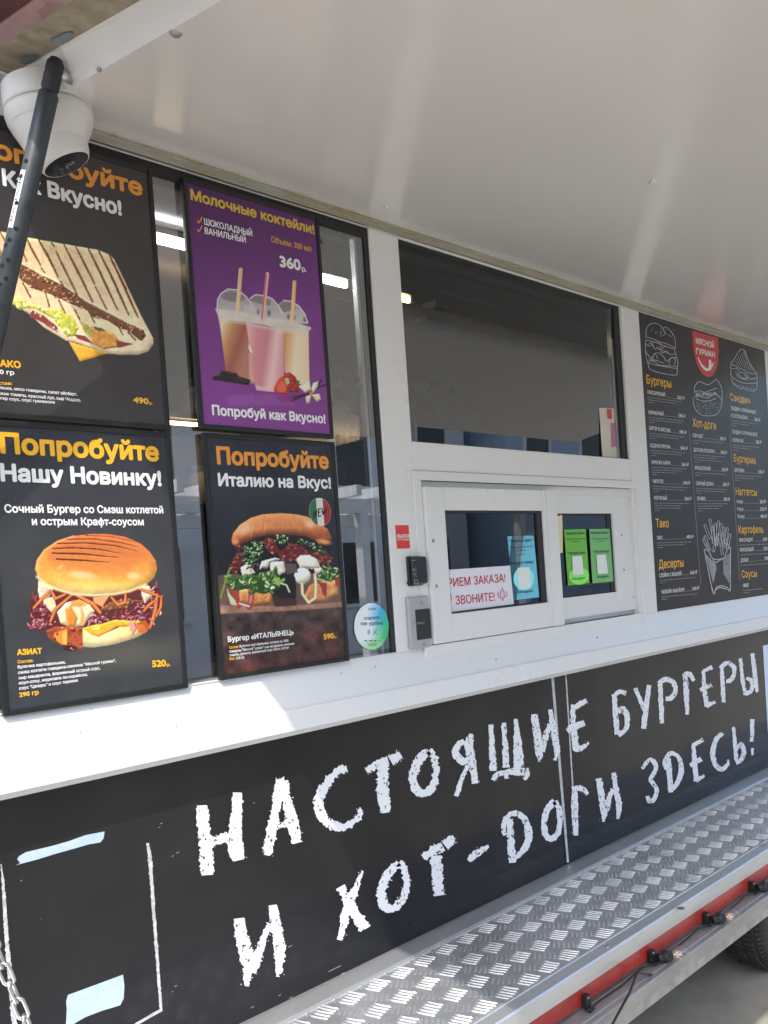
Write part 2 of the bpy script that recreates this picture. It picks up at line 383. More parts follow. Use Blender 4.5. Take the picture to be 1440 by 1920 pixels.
    def shreds(s, pts, n, L0, L1, w0, w1, cols, dark, seed=1, bend=.9):
        R = random.Random(seed); P = [p[:2] for p in pts]; xs = [p[0] for p in P]; ys = [p[1] for p in P]; k = 0
        while k < n:
            x, y = R.uniform(min(xs), max(xs)), R.uniform(min(ys), max(ys)); ins = False
            for (ax, ay), (bx, by) in zip(P, P[1:] + P[:1]):
                if (ay > y) != (by > y) and x < (bx - ax) * (y - ay) / (by - ay) + ax: ins = not ins
            if not ins: continue
            k += 1; a = R.uniform(0, 6.28); L = R.uniform(L0, L1); w_ = R.uniform(w0, w1); b = R.uniform(-bend, bend); c = np.array(R.choice(cols), float) * R.uniform(.85, 1.1)
            q = [(x, y)]
            for j in range(4): q.append((q[-1][0] + L / 4 * math.cos(a), q[-1][1] + L / 4 * math.sin(a))); a += b / 2
            ww = [w_ * .5, w_, w_ * 1.1, w_, w_ * .4]
            s.line([(u + .3, v + .9, t_ + .7) for (u, v), t_ in zip(q, ww)], w_, dark, 1.2, .85)
            s.line([(u, v, t_) for (u, v), t_ in zip(q, ww)], w_, c, 1, .95)
            s.line([(u - .3, v - .35, t_ * .35) for (u, v), t_ in zip(q, ww)], w_, np.minimum(c * 1.3 + 14, 255), .8, .55)
    def speckle(s, pts, amt, sc, seed=2, soft=2):
        P = np.array([p[:2] for p in pts], float)
        col = None
        i = s._box(P[:, 0].min(), P[:, 1].min(), P[:, 0].max(), P[:, 1].max())
        if not len(i): return
        x, y = s.px[i], s.py[i]; ins = np.zeros(len(i), bool)
        for a, b in zip(P, np.roll(P, -1, 0)):
            if a[1] != b[1]: ins ^= ((a[1] > y) != (b[1] > y)) & (x < (b[0] - a[0]) * (y - a[1]) / (b[1] - a[1]) + a[0])
        k = 1 + amt * 2 * (vnoise(x, y, sc, seed) - .5) * ins
        s.c[i] *= k[:, None]
    def build(s, parent, name='print', material=None, gain=1.2, off=.008, floor=.004):
        a = np.clip((srgb(np.clip(s.c, 0, 255)) - off) * gain, floor, .9)
        n = s.nx * s.nz; me = bpy.data.meshes.new(name); lo = parent['_loc']
        co = np.stack([s.gx - lo[0], np.full(n, s.Y - lo[1]), s.gz - lo[2]], -1).astype(np.float32)
        q = np.arange(n).reshape(s.nz, s.nx); f = np.stack([q[:-1, :-1], q[:-1, 1:], q[1:, 1:], q[1:, :-1]], -1).reshape(-1, 4)
        me.vertices.add(n); me.vertices.foreach_set('co', co.ravel())
        me.loops.add(f.size); me.loops.foreach_set('vertex_index', f.ravel().astype(np.int32))
        me.polygons.add(len(f)); me.polygons.foreach_set('loop_start', np.arange(0, f.size, 4, dtype=np.int32))
        me.update(calc_edges=True)
        at = me.attributes.new('print', 'FLOAT_COLOR', 'POINT')
        at.data.foreach_set('color', np.concatenate([a, np.ones((n, 1))], 1).astype(np.float32).ravel())
        me.materials.append(material or PRINT); me.validate()
        o = bpy.data.objects.new(name, me); COL.objects.link(o); o.parent = parent; o['_loc'] = tuple(lo)
        return o
def grad(p0, c0, p1, c1, *more):
    stops = [(p0, c0), (p1, c1)]; a = np.array(p0, float); e = np.array(p1, float) - a; L = (e ** 2).sum()
    ks = [0.0, 1.0] if not more else None
    cs = [np.array(c0, float), np.array(c1, float)]
    if more: cs += [np.array(c, float) for c in more]; ks = list(np.linspace(0, 1, len(cs)))
    def fn(x, y):
        t = np.clip(((x - a[0]) * e[0] + (y - a[1]) * e[1]) / L, 0, 1)
        return np.stack([np.interp(t, ks, [c[j] for c in cs]) for j in range(3)], -1)
    return fn
def noisy(col, amt, sc, seed=1):
    def fn(x, y):
        c = col(x, y) if callable(col) else np.repeat(np.asarray(col, float)[None, :], len(x), 0)
        return c * (1 + amt * 2 * (vnoise(x, y, sc, seed) - .5))[:, None]
    return fn
def pmat(name, c, rough=.3): return mat(name, tuple(float(v) for v in np.clip((srgb(c) - .01) * 1.05, .004, .9)), rough, coat=.2)
INK_W = pmat('white_print', (232, 232, 232)); INK_Y = pmat('yellow_print', (238, 180, 50)); INK_O = pmat('orange_print', (226, 150, 62))
INK_G = pmat('gold_print', (214, 180, 66)); INK_GR = pmat('grey_print', (150, 148, 148)); INK_K = pmat('black_print', (40, 40, 46))
INK_R = pmat('red_print', (196, 44, 48)); INK_D = pmat('amber_print', (214, 152, 72))

def poster(label, TL, TR, BR, BL, Y=-.013, fw=.012, inner=None):
    """a thin black frame on the glass round a printed sheet; returns the thing and its rectangle"""
    q = [atY(*p, Y) for p in (TL, TR, BR, BL)]
    X0 = (q[0][0] + q[3][0]) / 2; X1 = (q[1][0] + q[2][0]) / 2; Z1 = (q[0][2] + q[1][2]) / 2; Z0 = (q[2][2] + q[3][2]) / 2
    t = thing('menu_poster', label, 'poster', (X0, Y, Z0), 'framed food posters on the window')
    f = MB(); yb = -.002
    f.box(X0, X0 + fw, Y - .004, yb, Z0, Z1); f.box(X1 - fw, X1, Y - .004, yb, Z0, Z1)
    f.box(X0 + fw, X1 - fw, Y - .004, yb, Z0, Z0 + fw); f.box(X0 + fw, X1 - fw, Y - .004, yb, Z1 - fw, Z1)
    f.build('frame', BLACKF, t, bevel=.0025)
    b = MB(); b.box(X0 + fw, X1 - fw, Y + .002, yb, Z0 + fw, Z1 - fw); b.build('backing_board', RUBBER, t)
    return t, (X0 + fw, X1 - fw, Z0 + fw, Z1 - fw)
def letters(t, name, m_, items, Y, bold=.045):
    for it in items:
        mb = MB(); s, p0, p1, cap = it[:4]; text(mb, s, p0, p1, cap, Y, it[4] if len(it) > 4 else bold, n=it[5] if len(it) > 5 else 10)
        mb.build(name, m_, t)
YP = -.0135; YT = -.0140

def make_posters():
    # ---- taco, upper left
    xr = (atY(291, 380, -.013)[0] + atY(316, 805, -.013)[0]) / 2; zb = atY(316, 807, -.013)[2]; zt = zb + .607; xl = xr - .432
    pj = lambda x, z: tuple(float(v) for v in proj(np.array(x), np.array(-.013), np.array(z)))
    t, (X0, X1, Z0, Z1) = poster('black poster of a grilled taco with melted cheese, behind the white dome camera', pj(xl, zt), pj(xr, zt), pj(xr, zb), pj(xl, zb))
    p = Print(X0, X1, Z0, Z1, YP, 270, 390); z = lambda P: zc(0, 380, 4.0, P)
    p.bgd(noisy(lambda x, y: np.stack([58 + 0 * x, 56 + 0 * x, 57 + 0 * x], -1), .06, 60))
    cream = noisy(grad((20, 450), (214, 186, 142), (200, 640), (232, 212, 176)), .05, 9)
    p.poly(z([(515, 1040), (810, 1130), (600, 1190)]), grad((130, 640), (232, 180, 70), (160, 680), (205, 150, 50)), puff=(5, 0.25))
    p.poly(z([(190, 258), (480, 310), (740, 355), (830, 395), (860, 430), (960, 640), (1060, 850), (1150, 1020), (1150, 1060), (1110, 1115), (1040, 1140), (900, 1140), (800, 1130), (560, 1045), (500, 1035), (330, 935), (220, 835), (90, 750), (-120, 640), (-260, 480), (-240, 240), (0, 215)]), cream, puff=(9, 0.3))
    meat = z([(145, 450), (200, 470), (300, 540), (420, 590), (560, 680), (640, 740), (740, 790), (850, 850), (950, 900), (1080, 960), (1095, 1000), (1060, 1040), (960, 960), (880, 930), (800, 880), (700, 860), (640, 800), (560, 770), (450, 720), (360, 680), (240, 640), (160, 580), (135, 520), (-160, 430), (-150, 330)])
    p.poly(meat, (112, 74, 54), rag=1.4, puff=(5, 0.25)); p.blobs(meat, 150, 1.0, 2.6, [(146, 102, 74), (92, 58, 44), (170, 126, 98), (80, 52, 40), (128, 84, 60)], 3)
    p.line(z([(145, 447), (420, 585), (740, 785), (1085, 955)]), 1.0, (240, 222, 188))
    low = z([(100, 705), (200, 740), (330, 790), (460, 800), (560, 870), (590, 940), (560, 1000), (500, 1010), (450, 930), (400, 870), (250, 790), (150, 800), (80, 750), (-150, 640), (-150, 570)])
    p.poly(low, noisy(grad((30, 560), (214, 204, 110), (130, 630), (176, 180, 70)), .16, 5), rag=1.2, puff=(5, 0.45))
    p.blobs(low, 40, 1, 3, [(226, 218, 140), (170, 172, 66), (200, 190, 96)], 5, 3)
    on = z([(230, 800), (330, 850), (430, 930), (440, 975), (380, 940), (300, 890), (225, 860)])
    p.poly(on, (130, 62, 58), rag=1); p.blobs(on, 16, .8, 2, [(168, 96, 92), (110, 48, 46), (196, 150, 140)], 6)
    p.poly(z([(670, 930), (760, 950), (850, 980), (905, 1040), (880, 1085), (780, 1100), (690, 1060)]), noisy((216, 152, 78), .16, 5), rag=1, puff=(5, 0.4))
    p.poly(z([(600, 890), (660, 915), (705, 965), (680, 1010), (630, 960)]), noisy((178, 172, 80), .2, 4), rag=1)
    p.poly(z([(555, 985), (640, 1000), (700, 1060), (650, 1045), (580, 1020)]), (128, 60, 56)); p.poly(z([(870, 1030), (1000, 1060), (880, 1092)]), (132, 66, 56), rag=1)
    p.poly(z([(680, 925), (760, 940), (800, 965), (740, 965)]), (96, 96, 60), rag=1)
    for g in ([(195, 260), (250, 370), (305, 470)], [(290, 280), (360, 400), (435, 555)], [(385, 300), (410, 330)], [(420, 365), (490, 510), (580, 690)], [(480, 315), (550, 450), (640, 630), (695, 745)], [(570, 335), (640, 470), (710, 610)], [(715, 630), (800, 800)], [(665, 350), (740, 500), (800, 630), (880, 800)], [(740, 360), (830, 540), (920, 740), (965, 840)], [(820, 390), (900, 560), (980, 740), (1035, 860)], [(840, 440), (950, 650)], [(165, 350), (200, 440)], [(310, 490), (335, 525)], [(455, 590), (480, 640)], [(170, 600), (230, 710)], [(340, 670), (370, 780)], [(440, 730), (490, 830)], [(560, 800), (600, 880)], [(680, 840), (710, 900)], [(880, 910), (920, 990)], [(960, 970), (1015, 1030)], [(60, 240), (150, 420)], [(0, 215), (60, 330)], [(-80, 215), (20, 400)]):
        n = len(g); p.line(z([(a, b, 2.2 if 0 < i < n - 1 else 1.4) for i, (a, b) in enumerate(g)]), 2, (112, 62, 36), 1.2, .95, rag=.9)
    p.build(t)
    letters(t, 'headline', INK_O, [('Попробуйте', pj(xl + .030, atY(17, 303, YT)[2]), (268, 368), 36, .12)], YT)
    letters(t, 'text_line', INK_W, [('Как Вкусно!', (5, 347), (229, 404.5), 31, .12), ('250 гр', (-16, 700), (27, 703), 8.5, .1),
        ('лепешка, мясо говядины, салат айсберг,', (-14, 728), (145, 742), 6, .06, 5), ('свежие томаты, красный лук, сыр Чеддер,', (-14, 739), (152, 753), 6, .06, 5), ('бургер соус, соус гуакамоле', (-14, 748), (103, 757), 6, .06, 5)], YT)
    letters(t, 'price', INK_Y, [('ТАКО', (-12, 686), (39.5, 690.5), 13, .13), ('Состав:', (-18, 721), (23, 722), 6.5, .08), ('490', (250, 755), (279, 758), 11.5, .13), ('р.', (280, 758), (286, 759), 5.5, .1)], YT)

    # ---- asian burger, lower left
    t, (X0, X1, Z0, Z1) = poster('black poster of a glossy round bun burger with carrot and red cabbage', (-33, 788), (318, 808), (352, 1289), (3, 1346))
    p = Print(X0, X1, Z0, Z1, YP, 280, 400); z = lambda P: zc(40, 990, 5.143, P)
    p.bgd(noisy(grad((150, 800), (52, 54, 60), (180, 1330), (66, 66, 66), (60, 62, 66)), .08, 50))
    p.ell(235, 1230, 120, 26, (112, 104, 88), -.12, 30, .45)
    fill = z([(165, 510), (1230, 520), (1330, 600), (1370, 700), (1360, 800), (1290, 860), (1250, 960), (900, 1000), (600, 990), (250, 1000), (85, 990), (85, 700), (160, 620)])
    p.poly(fill, (96, 42, 42), rag=1.5)
    cl = z([(90, 650), (240, 640), (330, 800), (240, 1000), (85, 995), (95, 760)])
    pur = [(146, 74, 80), (196, 132, 138), (118, 50, 58), (168, 96, 104), (216, 170, 172), (150, 66, 56)]
    p.shreds(cl, 60, 5, 13, .9, 2.2, pur, (70, 26, 32), 11, 1.6)
    cr = z([(600, 960), (700, 850), (820, 800), (950, 800), (1150, 740), (1240, 690), (1240, 560), (1330, 580), (1372, 700), (1350, 860), (1220, 900), (1000, 905), (850, 915)])
    p.shreds(cr, 95, 5, 14, .8, 2.0, pur, (66, 24, 30), 12, 1.6)
    pat = z([(760, 790), (850, 715), (1000, 685), (1150, 700), (1000, 785), (830, 815)])
    p.poly(pat, (122, 76, 50), rag=1, puff=(6, 0.5)); p.blobs(pat, 30, 1, 2.2, [(150, 98, 66), (96, 60, 42), (168, 118, 84)], 13)
    wh = noisy((222, 208, 180), .07, 6)
    p.poly(z([(165, 500), (310, 590), (250, 700), (180, 695), (160, 610)]), wh, puff=(6, 0.4)); p.poly(z([(215, 690), (310, 660), (340, 770), (290, 810), (250, 770)]), noisy((232, 210, 166), .1, 4))
    p.poly(z([(345, 810), (430, 720), (560, 690), (660, 740), (705, 800), (640, 880), (600, 945), (480, 955), (380, 920)]), noisy((238, 220, 178), .06, 6), puff=(8, 0.4))
    p.poly(z([(425, 780), (480, 750), (545, 870), (520, 950), (440, 950)]), (216, 140, 58), 3, puff=(6, 0.4)); p.poly(z([(570, 750), (610, 840), (600, 930), (560, 930), (580, 850)]), (226, 160, 84), 3)
    p.poly(z([(480, 700), (560, 690), (640, 740), (560, 760), (470, 760)]), (206, 130, 56), 3, .8)
    p.poly(z([(1150, 560), (1240, 560), (1258, 660), (1190, 725), (1160, 650)]), wh, puff=(6, 0.4)); p.poly(z([(690, 670), (850, 650), (780, 760), (700, 720)]), (222, 160, 100), 2)
    for c, w_ in (([(280, 600), (200, 680), (120, 770)], 3.4), ([(480, 650), (330, 780), (280, 900)], 3.3), ([(540, 650), (690, 730), (760, 815)], 4.6), ([(870, 670), (930, 740), (1000, 715), (1005, 640)], 3), ([(1140, 585), (1230, 615), (1330, 660)], 3.4), ([(1310, 640), (1290, 800), (1240, 960)], 3.6), ([(290, 610), (330, 680), (420, 640)], 3), ([(1180, 800), (1230, 740), (1290, 700)], 3), ([(1350, 660), (1345, 760), (1300, 850)], 2.6)):
        q_ = z(c); n_ = len(q_); q_ = [(a, b, w_ * (.55 if i in (0, n_ - 1) else .78)) for i, (a, b) in enumerate(q_)]; p.line([(a, b + .5, r + .8) for a, b, r in q_], 1, (120, 56, 30)); p.line(q_, 1, noisy((214, 118, 56), .12, 4)); p.line([(a - .5, b - .7, r * .3) for a, b, r in q_], 1, (238, 164, 104), 1, .6)
    bb = z([(590, 960), (700, 1030), (850, 1000), (950, 955), (1180, 930), (1210, 1000), (1100, 1060), (900, 1120), (700, 1152), (585, 1145), (300, 1090)])
    p.poly(bb, noisy(grad((0, 1175), (236, 200, 120), (0, 1215), (248, 232, 184)), .04, 12), puff=(12, 0.35))
    p.poly(z([(1090, 900), (1200, 890), (1245, 960), (1200, 1010), (1130, 1010)]), (196, 96, 48), 3, .85)
    p.poly(z([(590, 965), (680, 940), (760, 930), (900, 885), (1060, 895), (1160, 900), (1090, 950), (920, 955), (850, 1000), (740, 1052), (680, 1030)]), noisy((242, 178, 56), .06, 9), puff=(5, 0.35))
    p.line(z([(690, 975), (750, 965)]), .9, (255, 240, 200)); p.poly(z([(1030, 900), (1095, 910), (1112, 970), (1075, 1030), (1045, 980)]), (220, 150, 140), 1.5); p.line(z([(1090, 905), (1112, 970), (1072, 1030)]), .8, (150, 60, 80))
    sa = z([(235, 990), (330, 950), (590, 955), (592, 1180), (520, 1165), (440, 1135), (350, 1122), (265, 1065)])
    p.poly(sa, noisy((150, 72, 42), .18, 6), 1.5, puff=(8, 0.4)); p.poly(z([(320, 1010), (440, 970), (440, 1125), (380, 1120), (310, 1060)]), (222, 140, 58), 2); p.poly(z([(395, 1010), (440, 985), (440, 1125), (400, 1120)]), (240, 178, 86), 2)
    p.poly(z([(455, 1030), (585, 1010), (588, 1160), (530, 1165), (450, 1130)]), (176, 84, 52), 2); p.blobs(sa, 14, .8, 2.6, [(84, 36, 30), (110, 50, 36)], 15)
    for q in ((325, 905), (490, 965), (395, 960)): p.ell(*z([q])[0], 1.0, .9, (255, 244, 230))
    p.ell(*z([(470, 1160)])[0], 13, 6, (74, 34, 32), 0, 2); p.ell(*z([(480, 1160)])[0], 1.4, 1, (255, 240, 230)); p.ell(*z([(500, 1172)])[0], 1.0, .8, (240, 220, 210))
    bun = z([(135, 400), (150, 310), (220, 210), (350, 125), (500, 77), (700, 55), (850, 60), (1000, 85), (1150, 150), (1240, 230), (1298, 320), (1308, 400), (1280, 480), (1200, 550), (1050, 612), (900, 642), (700, 655), (500, 640), (330, 592), (230, 545), (162, 475)])
    p.poly(bun, noisy(grad((180, 1002), (196, 104, 58), (176, 1117), (210, 122, 62), (226, 148, 72), (238, 182, 84), (246, 220, 150)), .035, 16), puff=(16, 0.3))
    p.line(z([(150, 470), (240, 545), (340, 592), (500, 638), (700, 652), (900, 638), (1050, 608), (1200, 545)]), 2.2, (250, 232, 176), 4, .8)
    p.line(z([(140, 400), (155, 312), (225, 212), (352, 128), (500, 80)]), 1.3, (244, 190, 116), 2.5, .9)
    p.poly(z([(250, 230), (500, 130), (900, 160), (1180, 240), (1000, 480), (700, 470), (330, 350)]), (206, 108, 54), 20, .4)
    p.ell(*z([(590, 455)])[0], 24, 7, (240, 200, 150), .12, 5, .75); p.ell(*z([(1085, 460)])[0], 12, 6, (240, 208, 160), .1, 5, .7); p.ell(*z([(375, 375)])[0], 7, 3, (240, 190, 120), -.5, 3, .7)
    for g, w_ in (([(298, 242), (600, 250), (930, 285)], 1.6), ([(340, 300), (600, 312), (855, 332)], 1.6), ([(300, 197), (500, 190), (750, 205), (960, 247)], 1.3), ([(350, 150), (600, 142), (900, 170), (1120, 225)], 1.2), ([(440, 110), (700, 105), (950, 140), (1130, 185)], 1.0), ([(620, 72), (850, 80), (1000, 110), (1110, 142)], .7)):
        n = len(g); p.line([(a, b + 1.6) for a, b in z(g)], w_ * .8, (232, 150, 92), 1.5, .7); p.line(z([(a, b, w_ if i < n - 1 else w_ * .35) for i, (a, b) in enumerate(g)]), w_, (84, 40, 28), 1, .95, rag=.5)
    p.speckle(bun, .015, 3)
    p.build(t, gain=.98)
    letters(t, 'headline', INK_Y, [('Попробуйте', (1, 849.5), (299, 864.6), 39, .12)], YT)
    letters(t, 'text_line', INK_W, [('Нашу Новинку!', (1.5, 902), (303.5, 911), 33, .12), ('Сочный Бургер со Смэш котлетой', (8.5, 961), (306.5, 962.7), 15.5, .09), ('и острым Крафт-соусом', (60, 984.5), (270, 985), 15, .09),
        ('булочка картофельная,', (33, 1253.6), (123, 1244), 6, .07, 6), ('смэш котлета говядина-свинина "Мясной гурман",', (34, 1264), (217.5, 1241), 6, .07, 6), ('сыр мацарелла, фирменный острый соус,', (35, 1274), (188, 1255), 6, .07, 6), ('коул-слоу, морковка по-корейски,', (35.5, 1283.5), (164.6, 1267), 6, .07, 6), ('соус "Цезарь" и соус терияки', (36, 1293.5), (146, 1278), 6, .07, 6)], YT)
    letters(t, 'price', INK_Y, [('АЗИАТ', (32, 1228.5), (79, 1225.5), 11, .13), ('Состав:', (33, 1244), (62.5, 1241), 6, .08), ('290 гр', (36, 1307), (73, 1301.6), 8.5, .11), ('520', (285.4, 1251), (311.5, 1249), 13, .13), ('р.', (312.5, 1249), (320, 1249), 6, .1)], YT)

    # ---- milkshakes, upper right
    t, (X0, X1, Z0, Z1) = poster('purple poster of three milkshake cups with straws', (340, 328), (599, 410), (623, 823), (375, 803))
    p = Print(X0, X1, Z0, Z1, YP, 280, 400); z = lambda P: zc(380, 480, 5.538, P)
    p.bgd(noisy(grad((470, 370), (76, 38, 88), (500, 800), (116, 58, 130), (126, 64, 138)), .05, 60))
    for q in ([(255, 1450), (540, 1430), (560, 1551), (260, 1560)], [(560, 1430), (840, 1440), (960, 1550), (560, 1560)]): p.poly(z(q), (146, 84, 156), 6, .6)
    p.poly(z([(760, 1450), (960, 1440), (900, 1530), (800, 1520)]), (128, 44, 120), 6, .6)
    p.poly(z([(840, 770), (1100, 770), (1108, 1310), (1000, 1365), (850, 1200)]), grad((533, 640), (204, 146, 94), (580, 645), (232, 214, 184), (222, 202, 166)))
    p.poly(z([(165, 630), (470, 690), (540, 1330), (480, 1320), (240, 1190), (200, 870)]), grad((413, 620), (224, 202, 168), (470, 640), (190, 136, 92), (154, 92, 78), (176, 120, 104)))
    p.poly(z([(450, 690), (840, 760), (846, 1380), (740, 1412), (560, 1392), (530, 1290), (480, 900)]), grad((463, 640), (222, 172, 176), (535, 650), (206, 138, 146), (198, 128, 138), (228, 190, 188), (206, 150, 156)))
    p.poly(z([(545, 1340), (740, 1380), (740, 1412), (560, 1394)]), (224, 178, 188), 1.5, .8); p.poly(z([(480, 900), (520, 1000), (500, 1010), (475, 960)]), (236, 220, 200), 1.5)
    p.poly(z([(480, 1010), (500, 1020), (535, 1310), (480, 1300)]), (214, 176, 166), 2, .7)
    dome = grad((0, 545), (150, 142, 146), (0, 600), (196, 190, 190))
    p.poly(z([(780, 505), (840, 460), (920, 470), (1000, 520), (1060, 600), (1095, 705), (830, 690)]), dome); p.poly(z([(790, 510), (850, 472), (915, 480), (970, 540), (960, 560), (840, 585)]), (116, 110, 114), 2, .8)
    p.poly(z([(490, 440), (550, 400), (640, 412), (720, 440), (790, 520), (825, 600), (835, 690), (560, 650), (540, 560)]), dome); p.poly(z([(495, 445), (560, 410), (640, 425), (705, 470), (700, 515), (600, 500), (520, 470)]), (120, 114, 118), 2, .8)
    p.poly(z([(150, 545), (155, 450), (190, 390), (260, 343), (370, 353), (450, 420), (495, 475), (545, 560), (565, 640), (350, 600)]), dome); p.ell(*z([(315, 425)])[0], 22, 9, (122, 114, 118), .1, 3, .8)
    for b in ((690, 590, 18, 34), (575, 580, 12, 24), (890, 630, 16, 28), (950, 640, 16, 26), (1060, 660, 18, 26)): p.ell(*z([b[:2]])[0], b[2] / 5.5, b[3] / 5.5, (104, 98, 100), 0, 2, .8)
    p.line(z([(150, 545), (155, 450), (190, 390), (260, 343), (370, 353), (450, 420), (495, 475), (545, 560)]), .9, (222, 218, 218)); p.line(z([(490, 440), (550, 400), (640, 412), (720, 440), (790, 520), (825, 600)]), .9, (220, 216, 216)); p.line(z([(840, 460), (920, 470), (1000, 520), (1060, 600), (1092, 690)]), .9, (220, 216, 216))
    p.poly(z([(430, 520), (510, 500), (560, 560), (560, 640), (430, 610)]), (196, 190, 190), 3, .7)
    p.poly(z([(128, 545), (400, 580), (620, 640), (830, 660), (1000, 700), (1125, 740), (1125, 768), (1100, 772), (840, 772), (650, 718), (450, 690), (165, 645), (148, 590)]), noisy((206, 200, 194), .05, 12))
    p.poly(z([(165, 640), (450, 690), (840, 765), (1100, 772), (1100, 800), (840, 800), (450, 715), (170, 670)]), (214, 206, 196), 5, .6)
    p.line(z([(395, 140), (362, 580)]), 3.7, grad((441, 0), (232, 210, 168), (452, 0), (206, 180, 134))); p.line(z([(672, 185), (622, 660)]), 3.3, (224, 176, 166)); p.line(z([(662, 190), (615, 650)]), 1, (190, 74, 88)); p.line(z([(953, 270), (930, 680)]), 3.5, grad((545, 0), (240, 208, 150), (556, 0), (212, 168, 108)))
    p.poly(z([(105, 1250), (170, 1240), (190, 1190), (350, 1213), (380, 1250), (500, 1285), (480, 1342), (280, 1312), (150, 1290), (108, 1288)]), noisy((46, 34, 38), .2, 6), rag=.6, puff=(5, 0.5)); p.line(z([(190, 1195), (345, 1218)]), .8, (78, 60, 62))
    s2 = z([(820, 1280), (850, 1222), (900, 1205), (960, 1250), (1000, 1330), (1002, 1420), (900, 1410)])
    p.poly(s2, noisy((158, 44, 46), .15, 5), 1.5, puff=(6, 0.5)); p.blobs(s2, 26, .5, .9, [(206, 120, 100), (120, 28, 34)], 21, 1.3)
    p.poly(z([(735, 1385), (780, 1285), (850, 1232), (890, 1350), (890, 1430), (830, 1442), (750, 1420)]), noisy((196, 62, 52), .1, 5), 1.2, puff=(5, 0.4)); p.poly(z([(765, 1385), (800, 1310), (845, 1290), (870, 1370), (860, 1415), (790, 1415)]), (216, 102, 80), 3)
    p.poly(z([(850, 1270), (890, 1263), (905, 1320), (872, 1342)]), (168, 194, 124)); p.poly(z([(960, 1290), (1010, 1295), (1000, 1320), (1030, 1340), (990, 1345)]), (88, 96, 60))
    for l in ([(940, 1470), (1090, 1430)], [(1130, 1420), (1190, 1370), (1280, 1335)], [(930, 1500), (1060, 1450)], [(1180, 1380), (1230, 1290)]): p.line(z(l), 1.6, (58, 34, 62))
    pet = grad((565, 720), (238, 230, 196), (600, 760), (222, 204, 160))
    for q in ([(1000, 1360), (1040, 1340), (1110, 1290), (1122, 1390), (1065, 1420)], [(1128, 1385), (1145, 1320), (1200, 1300), (1195, 1360), (1150, 1420)], [(1130, 1440), (1210, 1430), (1228, 1490), (1185, 1512)], [(1068, 1460), (1130, 1440), (1112, 1520), (1080, 1532)]): p.poly(z(q), pet, puff=(4, 0.3))
    p.ell(*z([(1128, 1425)])[0], 2.6, 4, (196, 130, 60), .4)
    p.build(t)
    letters(t, 'headline', INK_G, [('Молочные коктейли!', (357.5, 374), (590, 439.5), 20, .11)], YT)
    letters(t, 'text_line', INK_W, [('ШОКОЛАДНЫЙ', (383, 421), (473.3, 443.5), 12, .07), ('ВАНИЛЬНЫЙ', (384, 438), (461.4, 455.5), 12, .07), ('360', (524.7, 499.5), (564.4, 507.5), 21, .12), ('р.', (566, 508), (575, 510.5), 9.5, .1), ('Попробуй как Вкусно!', (398, 777.8), (610.7, 794), 19, .11)], YT)
    mb = MB(); text(mb, 'Объем: 300 мл', (508.5, 453.8), (584, 472.6), 11.5, YT, .07)
    for y0 in (414, 430.5): stroke(mb, [(370.5, y0 - 1), (373, y0 + 4), (379, y0 - 7)], 1.1, YT)
    mb.build('volume_note', INK_D, t)

    # ---- italian burger, lower right
    t, (X0, X1, Z0, Z1) = poster('dark poster of an Italian burger with a tricolour badge and torn greens', (377, 811.5), (628, 828), (653, 1238), (416, 1277))
    p = Print(X0, X1, Z0, Z1, YP, 290, 400); z = lambda P: zc(400, 940, 5.538, P)
    p.bgd(noisy(grad((500, 830), (42, 42, 50), (500, 1100), (34, 33, 36)), .15, 40))
    p.poly(z([(20, 1120), (1400, 1100), (1460, 1900), (60, 2000)]), noisy(grad((500, 1145), (70, 56, 52), (520, 1260), (60, 40, 36)), .5, 14, 4), 3); 
    p.poly(z([(30, 770), (200, 755), (1380, 745), (1400, 1100), (60, 1165)]), noisy((104, 80, 68), .14, 22), 2); p.poly(z([(60, 1080), (700, 1090), (1400, 1040), (1400, 1090), (900, 1130), (60, 1168)]), noisy((150, 114, 96), .2, 8), 3)
    for k, (x, y) in enumerate(((590, 1190), (470, 1250), (530, 1245), (560, 1262), (620, 1215))): p.ell(x, y, 22 - 3 * k, 12, (120, 60, 48), -.6, 14, .35)
    dk = z([(225, 460), (500, 370), (1000, 350), (1180, 450), (1215, 640), (1100, 680), (860, 820), (300, 770), (190, 730), (215, 560)])
    p.poly(dk, (32, 25, 25), 1.5, rag=1.5)
    gg = [(62, 96, 52), (132, 164, 112), (40, 62, 34), (96, 130, 76), (160, 186, 140)]
    p.blobs(z([(300, 480), (400, 420), (500, 400), (510, 560), (400, 660), (300, 640)]), 95, 1.0, 2.8, gg, 31, 1.6, rim=(28, 36, 24))
    p.blobs(z([(640, 350), (700, 335), (770, 380), (770, 430), (690, 440)]), 30, .9, 2.2, gg, 32, 1.6, rim=(28, 36, 24)); p.blobs(z([(870, 380), (1000, 430), (1180, 490), (1150, 550), (1000, 490), (890, 440)]), 50, .9, 2.3, gg, 33, 1.6, rim=(28, 36, 24))
    rr = [(146, 62, 54), (196, 112, 100), (96, 34, 32), (170, 84, 72), (120, 44, 40)]
    for k, q in enumerate(([(515, 410), (560, 370), (630, 400), (690, 520), (610, 550), (540, 490)], [(660, 540), (760, 470), (880, 450), (1030, 540), (1000, 590), (860, 600), (740, 630)], [(1030, 530), (1190, 560), (1200, 640), (1100, 655)], [(185, 720), (215, 570), (290, 530), (290, 690), (215, 750)], [(230, 470), (300, 450), (280, 500), (220, 500)], [(1160, 500), (1205, 560), (1200, 640)])):
        p.poly(z(q), (104, 38, 36), 1, rag=1); p.shreds(z(q), [22, 44, 24, 28, 8, 6][k], 4, 10, .7, 1.9, rr, (62, 20, 22), 40 + k, 1.4)
    mz = noisy((226, 222, 202), .05, 7)
